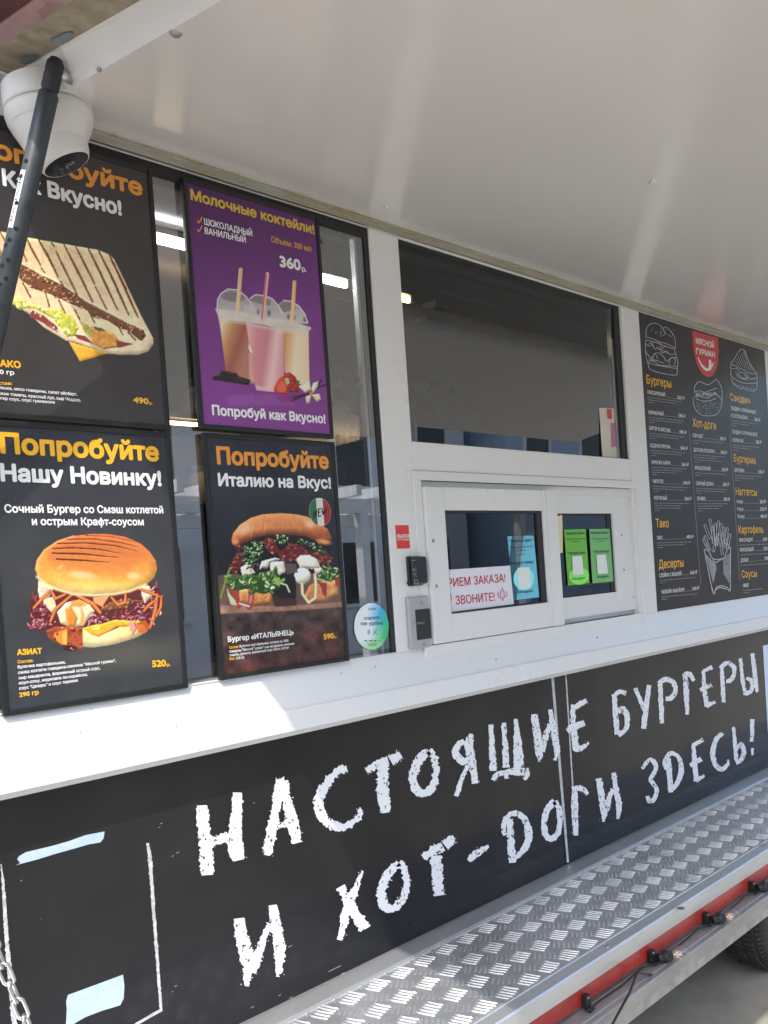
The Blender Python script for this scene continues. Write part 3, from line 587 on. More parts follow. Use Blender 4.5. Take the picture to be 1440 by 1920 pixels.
    for q in ([(860, 600), (900, 562), (1000, 556), (1080, 605), (1115, 690), (1040, 700), (900, 690)], [(590, 625), (740, 625), (752, 740), (690, 772), (590, 722)], [(478, 700), (500, 620), (640, 585), (690, 600), (590, 640), (570, 692)], [(280, 690), (330, 655), (400, 665), (432, 745), (380, 780), (300, 775)], [(1040, 690), (1130, 685), (1145, 745), (1060, 765)]):
        p.poly(z(q), mz, 1.5, rag=1.6, puff=(6, 0.55))
    p.ell(*z([(925, 775)])[0], 15.5, 15.5, (226, 222, 202), 0, 1.5, 1, .5); p.ell(*z([(905, 755)])[0], 6, 5, (246, 243, 230), 0, 5, .8); p.ell(*z([(960, 600)])[0], 11, 5, (246, 243, 230), .3, 5, .7)
    p.blobs(z([(330, 660), (480, 640), (480, 720), (340, 730)]), 14, .8, 2.2, [(60, 40, 46), (90, 70, 76)], 51); p.poly(z([(750, 640), (860, 650), (880, 740), (760, 760)]), (92, 76, 74), 3)
    lb = z([(265, 930), (400, 885), (560, 905), (640, 960), (600, 1065), (430, 1095), (275, 1045)])
    p.poly(lb, noisy(grad((0, 1102), (232, 168, 98), (0, 1138), (180, 108, 62)), .1, 5), 1.2, puff=(8, 0.5)); p.speckle(z([(420, 970), (600, 960), (600, 1065), (430, 1090)]), .3, 2)
    p.poly(z([(600, 960), (720, 960), (860, 950), (865, 1080), (640, 1095)]), (66, 42, 42), 3)
    rb = z([(1000, 870), (1080, 838), (1292, 815), (1295, 960), (1160, 1040), (1010, 1055), (935, 1000)])
    p.poly(rb, noisy(grad((585, 0), (188, 122, 72), (630, 0), (222, 158, 96)), .14, 3), 1.2, puff=(8, 0.45)); p.poly(z([(1070, 830), (1180, 850), (1175, 1010), (1135, 960), (1120, 890)]), (142, 56, 58), 1.5); p.poly(z([(1260, 810), (1300, 800), (1300, 890), (1270, 880)]), (160, 60, 50), 1.5)
    p.line(z([(180, 880), (240, 990), (262, 1090)]), 5, (168, 62, 50), 1.5); p.line(z([(395, 900), (395, 1000), (375, 1100)]), 5.5, noisy((160, 70, 64), .3, 4), 1.5); p.line(z([(270, 1060), (370, 1090)]), 1.6, (224, 200, 190)); p.line(z([(400, 940), (380, 1060)]), 1, (214, 150, 140))
    p.poly(z([(690, 790), (850, 785), (862, 900), (850, 1010), (700, 1000), (600, 960), (640, 900)]), (32, 32, 30), 2)
    lf = [(122, 160, 84), (72, 112, 46), (172, 194, 136), (96, 136, 62), (52, 84, 36), (196, 206, 170)]
    lq = z([(130, 865), (200, 790), (340, 765), (480, 765), (560, 720), (690, 780), (692, 885), (620, 930), (530, 965), (450, 920), (330, 905), (220, 920)])
    p.poly(lq, (58, 88, 42), 1.2, rag=2, puff=(6, 0.4)); p.shreds(lq, 50, 6, 15, 1.2, 3.2, lf, (30, 46, 24), 61, 1.3)
    p.poly(z([(450, 940), (490, 780), (530, 850), (530, 968)]), (44, 72, 34), 1); p.poly(z([(640, 790), (690, 790), (692, 885), (640, 860)]), (140, 176, 84), 1.2); p.line(z([(700, 850), (760, 870), (790, 940)]), 1.6, (196, 206, 170))
    ar = z([(1070, 795), (1110, 740), (1180, 670), (1240, 680), (1305, 730), (1300, 795), (1180, 810)]); p.poly(ar, (60, 86, 46), 1.2, rag=2); p.shreds(ar, 34, 5, 11, .9, 2.2, lf, (28, 42, 24), 62, 1.3)
    p.poly(z([(140, 900), (170, 960), (230, 1030), (250, 1085), (180, 1070), (150, 980)]), (190, 202, 164), 1.2, rag=1); p.line(z([(170, 700), (120, 850), (75, 1000)]), 1.8, (126, 146, 60)); p.line(z([(120, 780), (180, 770)]), 1.6, (150, 170, 80)); p.line(z([(1070, 800), (1165, 830)]), 1.6, (160, 186, 96))
    p.line(z([(920, 850), (925, 960), (990, 1050), (1060, 1000), (1065, 880), (1055, 760)]), 3, (150, 140, 110), 1.2); p.line(z([(920, 850), (925, 960), (990, 1050), (1060, 1000), (1065, 880), (1055, 760)]), 2.2, (222, 212, 176), 1)
    bun = z([(188, 400), (205, 330), (280, 240), (390, 170), (520, 133), (700, 123), (850, 133), (980, 160), (1100, 230), (1190, 290), (1228, 380), (1217, 425), (1170, 460), (1100, 452), (1050, 400), (960, 352), (800, 335), (600, 335), (450, 362), (320, 425), (232, 468), (200, 450)])
    p.poly(bun, noisy(grad((500, 962), (196, 118, 70), (505, 1012), (214, 136, 82), (206, 126, 72), (160, 86, 48)), .05, 10), 1.2, puff=(12, 0.42))
    p.ell(*z([(330, 290)])[0], 15, 8, (232, 184, 142), -.5, 8, .8); p.ell(*z([(1000, 235)])[0], 10, 7, (232, 190, 150), .5, 7, .8); p.ell(*z([(1150, 420)])[0], 12, 4, (236, 176, 92), .2, 4, .8); p.ell(*z([(230, 420)])[0], 6, 5, (226, 158, 84), 0, 4, .8)
    p.line(z([(320, 425), (450, 365), (600, 338), (800, 338), (960, 355), (1050, 400)]), 1.6, (120, 62, 36), 3, .8); p.speckle(bun, .03, 3)
    for l in ([(390, 240), (385, 370)], [(530, 150), (520, 330)], [(830, 160), (905, 320)], [(715, 230), (710, 290)]): p.line(z(l), .6, (150, 84, 48), 1, .8); p.line([(a + 1, b) for a, b in z(l)], .5, (240, 190, 140), 1, .7)
    p.build(t)
    letters(t, 'headline', INK_O, [('Попробуйте', (407, 870), (617, 879), 33, .12)], YT)
    letters(t, 'text_line', INK_W, [('Италию на Вкус!', (409.4, 911), (621, 916), 24, .11), ('Бургер «ИТАЛЬЯНЕЦ»', (427.5, 1203.6), (551, 1189.7), 10, .09), ('булочка картофельная, котлета из 100%', (449, 1214), (541, 1203), 5, .05, 5), ('говядины "Мясной Гурман" сыр моцарелла, вяленые', (430, 1224), (551.7, 1208.5), 5, .05, 5), ('томаты, руккола, фирменный соус песто, кетчуп', (430.6, 1231), (542, 1216), 5, .05, 5), ('310 гр', (443, 1236.5), (458, 1234.5), 5, .06, 5)], YT)
    letters(t, 'price', INK_Y, [('Состав:', (430, 1216.7), (447, 1214.4), 5, .06), ('Вес:', (430.6, 1238), (441, 1236.6), 5, .06), ('590', (606.7, 1199), (626.3, 1196.5), 10.5, .13), ('р.', (627.3, 1196.4), (632, 1196), 4.5, .1)], YT)
    # round badge on the sheet
    c0 = atY(600.3, 960, YT); R = .038
    def disc(m_, y, rad, x0=-9, x1=9):
        pts = [(rad * math.cos(k / 48 * 2 * math.pi), rad * math.sin(k / 48 * 2 * math.pi)) for k in range(48)]
        cut = [(max(x0, min(x1, a)), b if x0 <= a <= x1 else math.copysign(math.sqrt(max(0, rad * rad - max(x0, min(x1, a)) ** 2)), b)) for a, b in pts]
        return MB().add([(c0[0] + a, y, c0[2] + b) for a, b in cut], [tuple(range(48))])
    bd = disc(INK_W, YT, R).build('badge', pmat('badge_white', (215, 215, 205)), t)
    disc(0, YT - 1e-4, R * .985, -9, -R * .30).build('green_band', pmat('badge_green', (46, 112, 72)), bd); disc(0, YT - 1e-4, R * .985, R * .30, 9).build('red_band', pmat('badge_red', (160, 48, 52)), bd)
    mb = MB(); zz = lambda P: zc(360, 780, 3.6, P)
    for s_ in ([(822, 690), (824, 640)], [(824, 640), (838, 680)], [(838, 682), (842, 632)], [(852, 628), (854, 680)], [(852, 630), (870, 622)], [(853, 652), (868, 646)], [(854, 680), (872, 672)], [(876, 622), (884, 668)], [(884, 668), (892, 632)], [(892, 632), (900, 660)], [(900, 660), (911, 618)]): stroke(mb, zz(s_), 1.0, YT - 3e-4)
    mb.build('new_lettering', INK_K, bd)
# ---------------------------------------------------------------- setting
GZ = -.15
gv = []; gf = []
ext = [-60, -25, -12, -6, -3] + [-2 + .25 * i for i in range(29)] + [6, 8, 12, 25, 60]; eyt = [-60, -25, -14, -8, -5] + [-4 + .25 * i for i in range(29)] + [4, 6, 12, 25, 60]
for y in eyt:
    for x in ext: gv.append((x, y, GZ + (.012 * (vnoise(np.array([x]), np.array([y]), 1.3)[0] - .5) if -4 < y < 3 and -2 < x < 5 else 0)))
nx_ = len(ext); gf = [(j * nx_ + i, j * nx_ + i + 1, (j + 1) * nx_ + i + 1, (j + 1) * nx_ + i) for j in range(len(eyt) - 1) for i in range(nx_ - 1)]
MB().add(gv, gf).build('ground', GROUND, kind='structure', smooth=True)

# ---------------------------------------------------------------- the food truck
XA, XB, XC, XD, XE = 1.7205, 1.840, 3.078, 3.2154, 4.439
ZT, ZL, ZM, ZR = 2.606, 1.371, 1.996, 1.908
ZS = 0.529                                    # top of the step
XL, XRR = -0.6, 5.4
truck = thing('food_truck', 'white and black food truck with a raised flap, service window and tread plate step', 'food truck', (2.4, .9, 0))
fr = MB()
fr.box(XA, XB, -.006, .06, ZL, ZT); fr.box(XC, XD, -.006, .06, ZL, ZT); fr.box(XE, XRR, -.006, .06, ZL, ZT)
fr.box(XB, XC, -.006, .06, ZR, ZM); fr.box(XA, XRR, -.006, .06, ZT, 2.70)
fr.box(XL, XA, .0, .06, ZT, 2.70); fr.build('window_frame', WHITE, truck, bevel=.0035)
MB().box(1.8005, 1.8272, -.0082, -.0062, ZL + .004, ZR).build('cover_strip', WHITE2, truck, bevel=.0008)
sv = MB()                                     # box round the service window, a little proud
sv.box(1.8275, 3.106, -.012, -.005, 1.8788, 1.9075); sv.box(1.8275, 1.862, -.012, -.005, 1.379, 1.8788); sv.box(3.0885, 3.106, -.012, -.005, 1.379, 1.8788)
sv.build('service_surround', WHITE2, truck, bevel=.002)
MB().box(1.862, 3.0885, .02, .05, 1.379, 1.395).build('sash_track', ALUD, truck)
MB().box(1.8285, 3.104, -.0155, -.004, 1.3405, 1.3788).build('service_sill', WHITE, truck, bevel=.004)
def sash(name, x0, x1, z0, z1, gx0, gx1, gz0, gz1, y0, y1):
    s_ = MB(); s_.box(x0, gx0, y0, y1, z0, z1); s_.box(gx1, x1, y0, y1, z0, z1); s_.box(gx0, gx1, y0, y1, z0, gz0); s_.box(gx0, gx1, y0, y1, gz1, z1)
    o = s_.build(name, WHITE2, truck, bevel=.003)
    k = MB(); k.box(gx0, gx0 + .006, y0 + .006, y1 - .002, gz0, gz1); k.box(gx1 - .03, gx1, y0 + .008, y1 - .002, gz0, gz1); k.box(gx0 + .006, gx1 - .03, y0 + .006, y1 - .002, gz1 - .008, gz1); k.box(gx0 + .006, gx1 - .03, y0 + .006, y1 - .002, gz0, gz0 + .005)
    k.build('gasket', RUBBER, o)
    ym = (y0 + y1) / 2; MB().add([(gx0, ym, gz0), (gx1, ym, gz0), (gx1, ym, gz1), (gx0, ym, gz1)], [(0, 1, 2, 3)]).build('pane', GLASSS, o)
    return o
front = sash('sliding_sash', 1.8635, 2.529, 1.3815, 1.859, 1.9487, 2.452, 1.467, 1.787, -.022, .006)
back = sash('fixed_sash', 2.5305, 3.055, 1.3955, 1.8485, 2.5335, 2.943, 1.4735, 1.7803, .008, .03)
MB().box(3.055, 3.0885, .012, .03, 1.395, 1.8788).build('sash_stop', WHITE2, truck); MB().box(1.862, 3.0885, .008, .03, 1.8485, 1.8788).build('sash_head', WHITE2, truck)
MB().box(2.47, 2.533, -.0245, -.0222, 1.3815, 1.859).build('sash_lap', WHITE2, front, bevel=.001)
def screw(p, parent, r=.0045, axis=(0, -1, 0), m_=GALV):
    MB().lathe(p, axis, [(0, .0022), (r * .45, .0024), (r * .9, .0015), (r, 0)], 12).build('screw', m_, parent, smooth=True)
for (px, py) in zc(720, 860, 2.769, [(255, 427), (273, 662)]): q = atY(px, py, -.022); screw(q, front, .006)
for (px, py) in zc(720, 860, 2.769, [(1233, 397), (1246, 577)]): q = atY(px, py, .008); screw(q, back, .005)
for (px, py) in zc(720, 860, 2.769, [(1257, 243), (1290, 720)]): q = atY(px, py, .012); screw(q, truck, .007)
# fixed windows
mw = MB(); mw.box(XC - .040, XC - .002, .004, .04, ZM, ZT); mw.box(XB, XC - .040, .006, .04, ZT - .014, ZT); mw.build('window_gasket', RUBBER, truck)
MB().box(XC - .058, XC - .0405, .012, .03, ZM, ZT - .014).build('glazing_spacer', ALU, truck)
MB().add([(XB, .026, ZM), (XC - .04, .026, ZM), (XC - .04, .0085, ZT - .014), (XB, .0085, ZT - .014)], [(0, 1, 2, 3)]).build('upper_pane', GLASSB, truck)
lw = MB(); lw.box(XA - .018, XA - .0005, .0, .04, ZL, ZT); lw.box(XL, XA - .018, .0, .04, ZT - .03, ZT); lw.box(XA - .036, XA - .0185, .012, .04, ZL, ZT - .03); lw.box(.5, .52, .0, .04, ZL, ZT - .03); lw.build('window_gasket', RUBBER, truck)
MB().box(XA - .046, XA - .0365, .012, .03, ZL, ZT - .03).build('glazing_spacer', ALU, truck)
dots = MB()
for k in range(150): z_ = ZL + .02 + k * .0078; dots.box(XA - .0285, XA - .0268, .0105, .0118, z_, z_ + .003)
dots.build('spacer_perforation', ALU, truck)
MB().add([(XL, .004, ZL), (XA - .018, .004, ZL), (XA - .018, .004, ZT - .03), (XL, .004, ZT - .03)], [(0, 1, 2, 3)]).build('side_pane', GLASS, truck)
MB().box(XL - .4, XL, -.006, .06, .45, 2.70).build('body_corner', RED, truck, bevel=.01)
# ledge
ld = MB(); ld.prism([(.0, ZL - .0005), (-.046, 1.2765), (-.052, 1.2735), (-.0545, 1.268), (-.0545, 1.2235), (-.050, 1.2195), (-.004, 1.2195), (-.004, 1.2), (.06, 1.2), (.06, ZL - .0005)], XL, XRR)
ld.build('counter_ledge', LEDGE, truck)
le = MB(); le.prism([(-.0478, 1.2775), (-.0545, 1.2765), (-.0575, 1.270), (-.0575, 1.2225), (-.0547, 1.2225), (-.0547, 1.2680)], XL, 2.636); le.build('ledge_trim', LEDGE, truck, bevel=.0008)
MB().box(XL, XRR, -.0032, .06, ZL - .0005, ZL + .0025).build('ledge_bead', WHITE2, truck)
# black lower panel, two sheets with a seam
for a, b in ((XL, 2.4755), (2.4805, XRR)):
    MB().box(a, b, -.0006, .03, ZS + .002, 1.1998).build('wrapped_panel', VINYL, truck, bevel=.001)
MB().box(2.4755, 2.4805, .004, .03, ZS + .002, 1.1998).build('panel_joint', WHITE2, truck)
WTAPE = mat('worn_white_tape', (.62, .62, .64), .5, var=.45, vscale=60)
for P, wd, rg in (([(1035.5, 1264, 2.4), (1050, 1440, 2.4), (1065, 1617, 2.0)], None, 0), ([(1060.5, 1258, 1.2), (1070, 1410, 1.4), (1079.5, 1567, 1.0)], None, 0), ([(277, 1581, 2.4), (281, 1610, 3.2), (289, 1720, 2.8), (296, 1810, 2.6), (302, 1896, 2.6)], None, .5), ([(302, 1894), (275, 1909), (240, 1930)], 2.6, .2), ([(2, 1620, 1), (6, 1660, 2.4), (14, 1780, 4), (24, 1880, 5), (30, 1960, 5)], None, .5)):
    sl_ = MB(); stroke(sl_, P, wd, -.0012, rag=rg); sl_.build('seam_tape', WTAPE, truck)
gl = MB()                                     # yellowed sealant along the panel foot and the flap hinge
stroke(gl, [(430, 1941, 2.2), (600, 1856, 2.6), (700, 1805, 2.0), (800, 1755, 1.2), (828, 1740, .8)], Y=-.002, rag=.35)
gl.build('sealant', mat('yellowed_sealant', (.62, .58, .36), .5, var=.3, vscale=40), truck)
def chalk(items, rag=.75):
    mb = MB()
    for it in items: stroke(mb, it, Y=-.0016, step=1.9, rag=rag)
    return mb
A_ = lambda P: zc(340, 1400, 5.143, P); B_ = lambda P: zc(570, 1380, 5.143, P); C_ = lambda P: zc(830, 1280, 5.143, P); D_ = lambda P: zc(1060, 1200, 3.789, P); E_ = lambda P: zc(860, 1420, 4.5, P); F_ = lambda P: zc(400, 1640, 5.143, P); G_ = lambda P: zc(600, 1520, 5.143, P)
big = [A_([(197, 568, 9), (205, 700, 10.5), (225, 880, 11), (240, 1050, 12.5), (255, 1240, 11)]), A_([(540, 440, 7.5), (535, 640, 10), (518, 850, 13), (530, 1000, 14), (550, 1095, 10)]), A_([(260, 945, 8), (360, 895, 7), (455, 865, 8)]),
    A_([(955, 370, 9), (912, 600, 8), (870, 820, 9), (825, 1050, 8)]), A_([(985, 330, 9), (1030, 560, 9), (1065, 720, 11.5), (1120, 925, 8)]), A_([(930, 772, 4), (1020, 740, 5)]), A_([(910, 345, 6), (990, 345, 9)]),
    B_([(415, 312, 6), (330, 340, 6.5), (220, 450, 7), (150, 600, 8.5), (152, 730, 9), (230, 830, 9), (360, 878, 7.5), (470, 838, 6), (535, 760, 5), (542, 690, 2)]),
    B_([(600, 335, 5), (720, 275, 8.5), (815, 245, 9)]), B_([(835, 238, 9), (890, 205, 8.5), (935, 175, 4)]), B_([(760, 290, 9.5), (760, 500, 10), (790, 740, 10)]),
    B_([(1200, 140, 7), (1110, 225, 8), (1062, 330, 8), (1053, 430, 7.5), (1080, 515, 8.5), (1140, 552, 7.5), (1220, 510, 6.5), (1262, 420, 6), (1275, 300, 5.5), (1245, 190, 6.5), (1200, 140, 7)]),
    F_([(250, 420, 9), (275, 600, 11.5), (325, 800, 12.5), (335, 950, 8), (315, 1075, 3)]), F_([(360, 940, 10), (440, 740, 8), (540, 470, 5)]), F_([(572, 290, 7), (610, 520, 10), (645, 760, 10.5), (620, 985, 3)]),
    G_([(195, 735, 7), (290, 900, 8.5), (430, 1145, 10)]), G_([(408, 580, 2.5), (335, 770, 6), (262, 960, 8), (190, 1245, 4.5)]),
    G_([(760, 500, 7), (655, 620, 8), (597, 750, 8), (597, 870, 8.5), (665, 948, 8), (760, 905, 7), (820, 790, 6.5), (835, 660, 6), (800, 540, 6), (760, 500, 7)]),
    G_([(992, 450, 4.5), (1090, 390, 8), (1180, 340, 9)]), G_([(1200, 335, 8), (1250, 295, 8), (1295, 255, 4)]), G_([(1122, 430, 9), (1130, 640, 10), (1155, 820, 9.5)])]
mid = [C_([(205, 555, 4), (140, 610, 5.5), (125, 690, 7), (190, 755, 7), (262, 735, 6)]), C_([(278, 495, 4), (252, 600, 8.5), (278, 740, 7), (315, 972, 6)]), C_([(245, 795, 4), (185, 930, 4), (130, 1095, 4.5)]),
    C_([(463, 405, 4), (475, 560, 5), (488, 850, 6.5)]), C_([(588, 385, 4), (600, 560, 5), (612, 820, 6.5)]), C_([(702, 350, 3), (722, 560, 7), (735, 810, 10)]), C_([(490, 945, 4.5), (525, 885, 5), (640, 862, 5), (740, 850, 9), (800, 865, 6)]), C_([(790, 830, 6), (815, 885, 4.5), (788, 935, 2.5)]), C_([(615, 870, 4), (620, 925, 3)]),
    C_([(880, 305, 6), (912, 500, 7), (930, 660, 7), (930, 765, 2.5)]), C_([(945, 660, 7), (1035, 400, 4)]), C_([(1038, 258, 3.5), (1068, 450, 6), (1100, 640, 5), (1085, 750, 2)]),
    C_([(1252, 210, 3), (1258, 400, 5), (1288, 655, 6)]), C_([(1250, 250, 4), (1310, 215, 5), (1390, 172, 3.5)]), C_([(1200, 466, 4), (1260, 430, 7), (1370, 388, 5)]), C_([(1275, 640, 5), (1340, 628, 4.5), (1410, 578, 2)]),
    E_([(85, 875, 4), (130, 825, 7), (190, 785, 5.5), (255, 750, 3)]), E_([(430, 520, 5.5), (440, 700, 6.5), (455, 890, 7)]), E_([(390, 660, 4), (378, 600, 4.5), (395, 530, 5), (440, 480, 5), (500, 475, 5), (555, 525, 5.5), (588, 620, 6.5), (573, 740, 6.5), (480, 850, 4)]),
    E_([(812, 370, 5), (755, 430, 6), (722, 530, 5.5), (727, 630, 5.5), (770, 688, 6), (830, 650, 5), (853, 560, 5), (848, 440, 5), (812, 370, 5)]), E_([(982, 255, 4), (978, 400, 6.5), (990, 660, 4.5)]), E_([(955, 270, 4), (1010, 258, 5), (1060, 275, 4), (1088, 315, 3.5)]),
    E_([(1182, 175, 5), (1205, 330, 6), (1225, 450, 6), (1222, 545, 2.5)]), E_([(1235, 450, 6), (1300, 265, 3.5)]), E_([(1308, 130, 3.5), (1328, 270, 5), (1352, 420, 5), (1343, 520, 2)])]
sml = [D_([(345, 395, 3), (385, 368, 4), (432, 378, 4.5)]), D_([(348, 385, 4), (358, 550, 5), (370, 672, 4.5)]), D_([(375, 515, 4), (405, 490, 6), (438, 545, 5), (430, 630, 4.5), (375, 675, 4.5)]), D_([(498, 342, 3.5), (530, 420, 4), (562, 495, 4.5)]), D_([(595, 320, 4), (572, 500, 5), (555, 630, 4.5)]),
    D_([(672, 292, 4), (680, 450, 4.5), (685, 592, 3.5)]), D_([(662, 310, 3.5), (715, 278, 4.5), (772, 308, 4.5), (782, 362, 4.5), (750, 412, 5), (712, 415, 4)]), D_([(850, 240, 4), (860, 400, 5), (866, 530, 3)]), D_([(845, 250, 4), (880, 243, 4.5), (915, 290, 3)]),
    D_([(980, 218, 3), (990, 350, 4), (1005, 472, 4.5)]), D_([(980, 222, 3), (1045, 192, 3.5)]), D_([(958, 356, 3.5), (1040, 318, 4)]), D_([(1000, 470, 4), (1065, 438, 2.5)]), D_([(1110, 182, 3), (1118, 320, 4), (1125, 445, 3.5)]), D_([(1098, 200, 3), (1148, 164, 4), (1193, 190, 4), (1198, 240, 4), (1175, 285, 4.5), (1143, 293, 3.5)]),
    D_([(1245, 130, 3), (1255, 250, 3.5), (1275, 372, 3.5)]), D_([(1285, 275, 3), (1325, 290, 4), (1323, 350, 4), (1290, 382, 3.5), (1270, 372, 3)]), D_([(1328, 95, 3.5), (1345, 230, 4), (1362, 372, 2.5)]),
    D_([(545, 915, 2.5), (598, 852, 3.5), (638, 880, 4), (638, 930, 4), (607, 990, 4), (648, 1060, 4), (630, 1128, 4.5), (596, 1150, 3.5), (580, 1108, 3)]), D_([(735, 840, 4), (740, 950, 5), (750, 1082, 4.5)]), D_([(712, 922, 3), (705, 860, 3.5), (752, 804, 4), (808, 840, 4), (824, 920, 5), (800, 1008, 4.5), (758, 1062, 3.5)]),
    D_([(910, 735, 3), (920, 870, 4.5), (930, 1003, 4.5)]), D_([(908, 748, 3.5), (980, 708, 3.5)]), D_([(886, 892, 3.5), (965, 842, 4.5)]), D_([(925, 1000, 4), (990, 963, 2.5)]), D_([(1118, 662, 3.5), (1070, 712, 4.5), (1047, 800, 4.5), (1067, 888, 4.5), (1110, 918, 4), (1150, 888, 3.5), (1158, 848, 2)]),
    D_([(1193, 618, 3), (1205, 740, 3.5), (1215, 862, 3.5)]), D_([(1212, 772, 3), (1252, 742, 4), (1268, 800, 4), (1244, 858, 4), (1212, 873, 3.5)]), D_([(1328, 562, 4), (1325, 722, 3)]), D_([(1330, 768, 2), (1330, 818, 2.5)])]
for word in ([(big[0:12], 1.15, 9, 15), (mid[0:16], .62, 5, 9)], [(sml[0:18], .42, 3, 5)], [(big[12:15], 1.15, 9, 15)], [(big[15:21], 1.15, 9, 15), (mid[16:25], .62, 5, 9)], [(sml[18:], .42, 3, 5)]):
    chk = MB()
    for it, rg, n_, sp in word:
        c_ = chalk(it, rg); chk.add(c_.v, c_.f)
        for P in it:
            for _ in range(n_):
                a, b = random.choice(list(zip(P[:-1], P[1:]))); t_ = random.random(); x = a[0] + (b[0] - a[0]) * t_; y = a[1] + (b[1] - a[1]) * t_; ww = a[2]
                l_ = math.hypot(b[0] - a[0], b[1] - a[1]); s_ = random.choice((-1, 1)) * (ww + random.uniform(.5, .16 * sp)); x += -(b[1] - a[1]) / l_ * s_; y += (b[0] - a[0]) / l_ * s_
                r_0 = random.uniform(.3, 1.0) * sp / 12; k_ = [(x + r_0 * math.cos(q) * random.uniform(.6, 1.3), y + r_0 * 1.5 * math.sin(q) * random.uniform(.6, 1.3)) for q in (0, 1.26, 2.5, 3.77, 5)]
                pquad(chk, k_, -.0024)
    chk.build('slogan_word', CHALK, truck)
cr = MB()                                     # small scuffs in the wrap
for (x, y, l) in ((300, 1545, 5), (297, 1552, 3), (330, 1600, 6), (322, 1606, 4), (38, 1652, 4), (77, 1723, 1.5), (327, 1850, 5), (322, 1860, 3), (615, 1822, 16), (630, 1815, 10), (640, 1826, 6), (522, 1867, 5), (542, 1872, 7), (470, 1890, 7), (475, 1506, 3), (540, 1776, 8), (1218, 1668, 0)):
    if l: stroke(cr, [(x, y, .25), (x + l / 2, y - l * .22, .6), (x + l, y - l * .5, .2)], Y=-.0014)
cr.build('scuff_marks', mat('pale_scuff', (.35, .35, .36), .6), truck)
# step: trims, tread plate, outer lip, red strip, rail
YO = -.487
st = MB(); st.prism([(-.001, ZS + .0015), (-.020, ZS + .0045), (-.078, ZS + .0045), (-.088, ZS + .0005), (-.088, ZS - .02), (-.001, ZS - .02)], XL, XRR); st.build('inner_trim', ALUD, truck)
tr = MB(); tr.box(XL, XRR, -.431, -.088, ZS - .02, ZS - .002); tr.build('tread_plate', TREAD, truck)
bars = MB(); R_ = random.Random(4)
def bar(cx, cy, ang, L, W, H):
    c_, s_ = math.cos(ang), math.sin(ang); b = ZS - .002
    pr = [(-1, 0, 0), (-.72, -.8, 0), (0, -1, 0), (.72, -.8, 0), (1, 0, 0), (.72, .8, 0), (0, 1, 0), (-.72, .8, 0)]
    lo = [(cx + (u * L) * c_ - (v * W) * s_, cy + (u * L) * s_ + (v * W) * c_, b) for u, v, _ in pr]
    hi = [(cx + (u * L * .8) * c_ - (v * W * .45) * s_, cy + (u * L * .8) * s_ + (v * W * .45) * c_, b + H) for u, v, _ in pr]
    bars.add(lo + hi, [(i, (i + 1) % 8, 8 + (i + 1) % 8, 8 + i) for i in range(8)] + [tuple(range(8, 16))])
angA = math.atan2(-.90, .30); angB = math.atan2(.62, .785)
i0 = 0
for i in range(-14, 36):
    for j in range(-5, 2):
        for h in (0, 1):
            cx = 1.8161 + (i + .5 * h) * .0895; cy = -.1157 + (j + .5 * h) * .0965 + .0965
            if not (.9 < cx < 5.2): continue
            a = angB if h else angA; px_, py_ = -math.sin(a), math.cos(a)
            for k in range(-2, 3):
                x_, y_ = cx + px_ * k * .0135, cy + py_ * k * .0135
                Lh = .0255 if not h else .021
                e_ = abs(math.sin(a)) * Lh + .005
                if y_ < -.084 and y_ > -.434: bar(x_, y_, a + R_.gauss(0, .03), Lh * R_.uniform(.93, 1.05), .0042 if not h else .0046, .0026 if not h else .0016)
bars.build('tread_bars', BARM, truck)
ol = MB(); ol.prism([(-.431, ZS - .02), (-.431, ZS + .0005), (-.437, ZS + .004), (-.443, ZS + .004), (-.4445, ZS + .0015), (-.452, ZS + .0015), (-.4535, ZS + .0042), (YO + .004, ZS + .0042), (YO, ZS), (YO, ZS - .030), (YO + .006, ZS - .030), (YO + .006, ZS - .02)], XL, XRR); ol.build('outer_trim', ALUD, truck)
rs = MB(); rs.box(XL, XRR, YO + .008, -.455, .432, ZS - .0205); rs.build('red_strip', RED, truck, bevel=.003); MB().box(XL, XRR, YO + .005, -.46, .4805, .4988).build('under_lip', ALUD, truck)
MB().box(XL, XRR, YO + .012, -.458, .4201, .4318).build('shadow_gap', mat('gap_shadow_tone', (.12, .09, .085), .7, var=.4, vscale=20), truck)  # dark strip stands in for the shadow between red strip and rail
rl = MB(); rl.prism([(YO + .014, .4198), (-.515, .4198), (-.5165, .4175), (-.532, .4175), (-.535, .414), (-.535, .378), (-.5335, .3765), (-.530, .3765), (-.530, .349), (-.50, .349), (-.50, .365), (-.46, .365), (-.46, .4198)], XL, XRR); rl.build('step_rail', RAILM, truck)
MB().box(XL, XRR, -.5318, -.5302, .3495, .375).build('rail_lower_face', GALV, truck)
for px, py in zc(840, 1500, 2.4, [(718, 660), (1232, 332), (545, 270 + 30), (900, 180 + 12)]): q = atZ(px, py, ZS + .0043); screw(q, truck, .006, (0, 0, 1), ALU)
for px, py in zc(840, 1500, 2.4, [(1048, 487), (1418, 205)]):
    q = atZ(px, py, ZS + .0043); MB().lathe(q, (0, 0, 1), [(0, .0006), (.011, .0006), (.012, 0)], 20).build('slot_mark', ALU, truck)
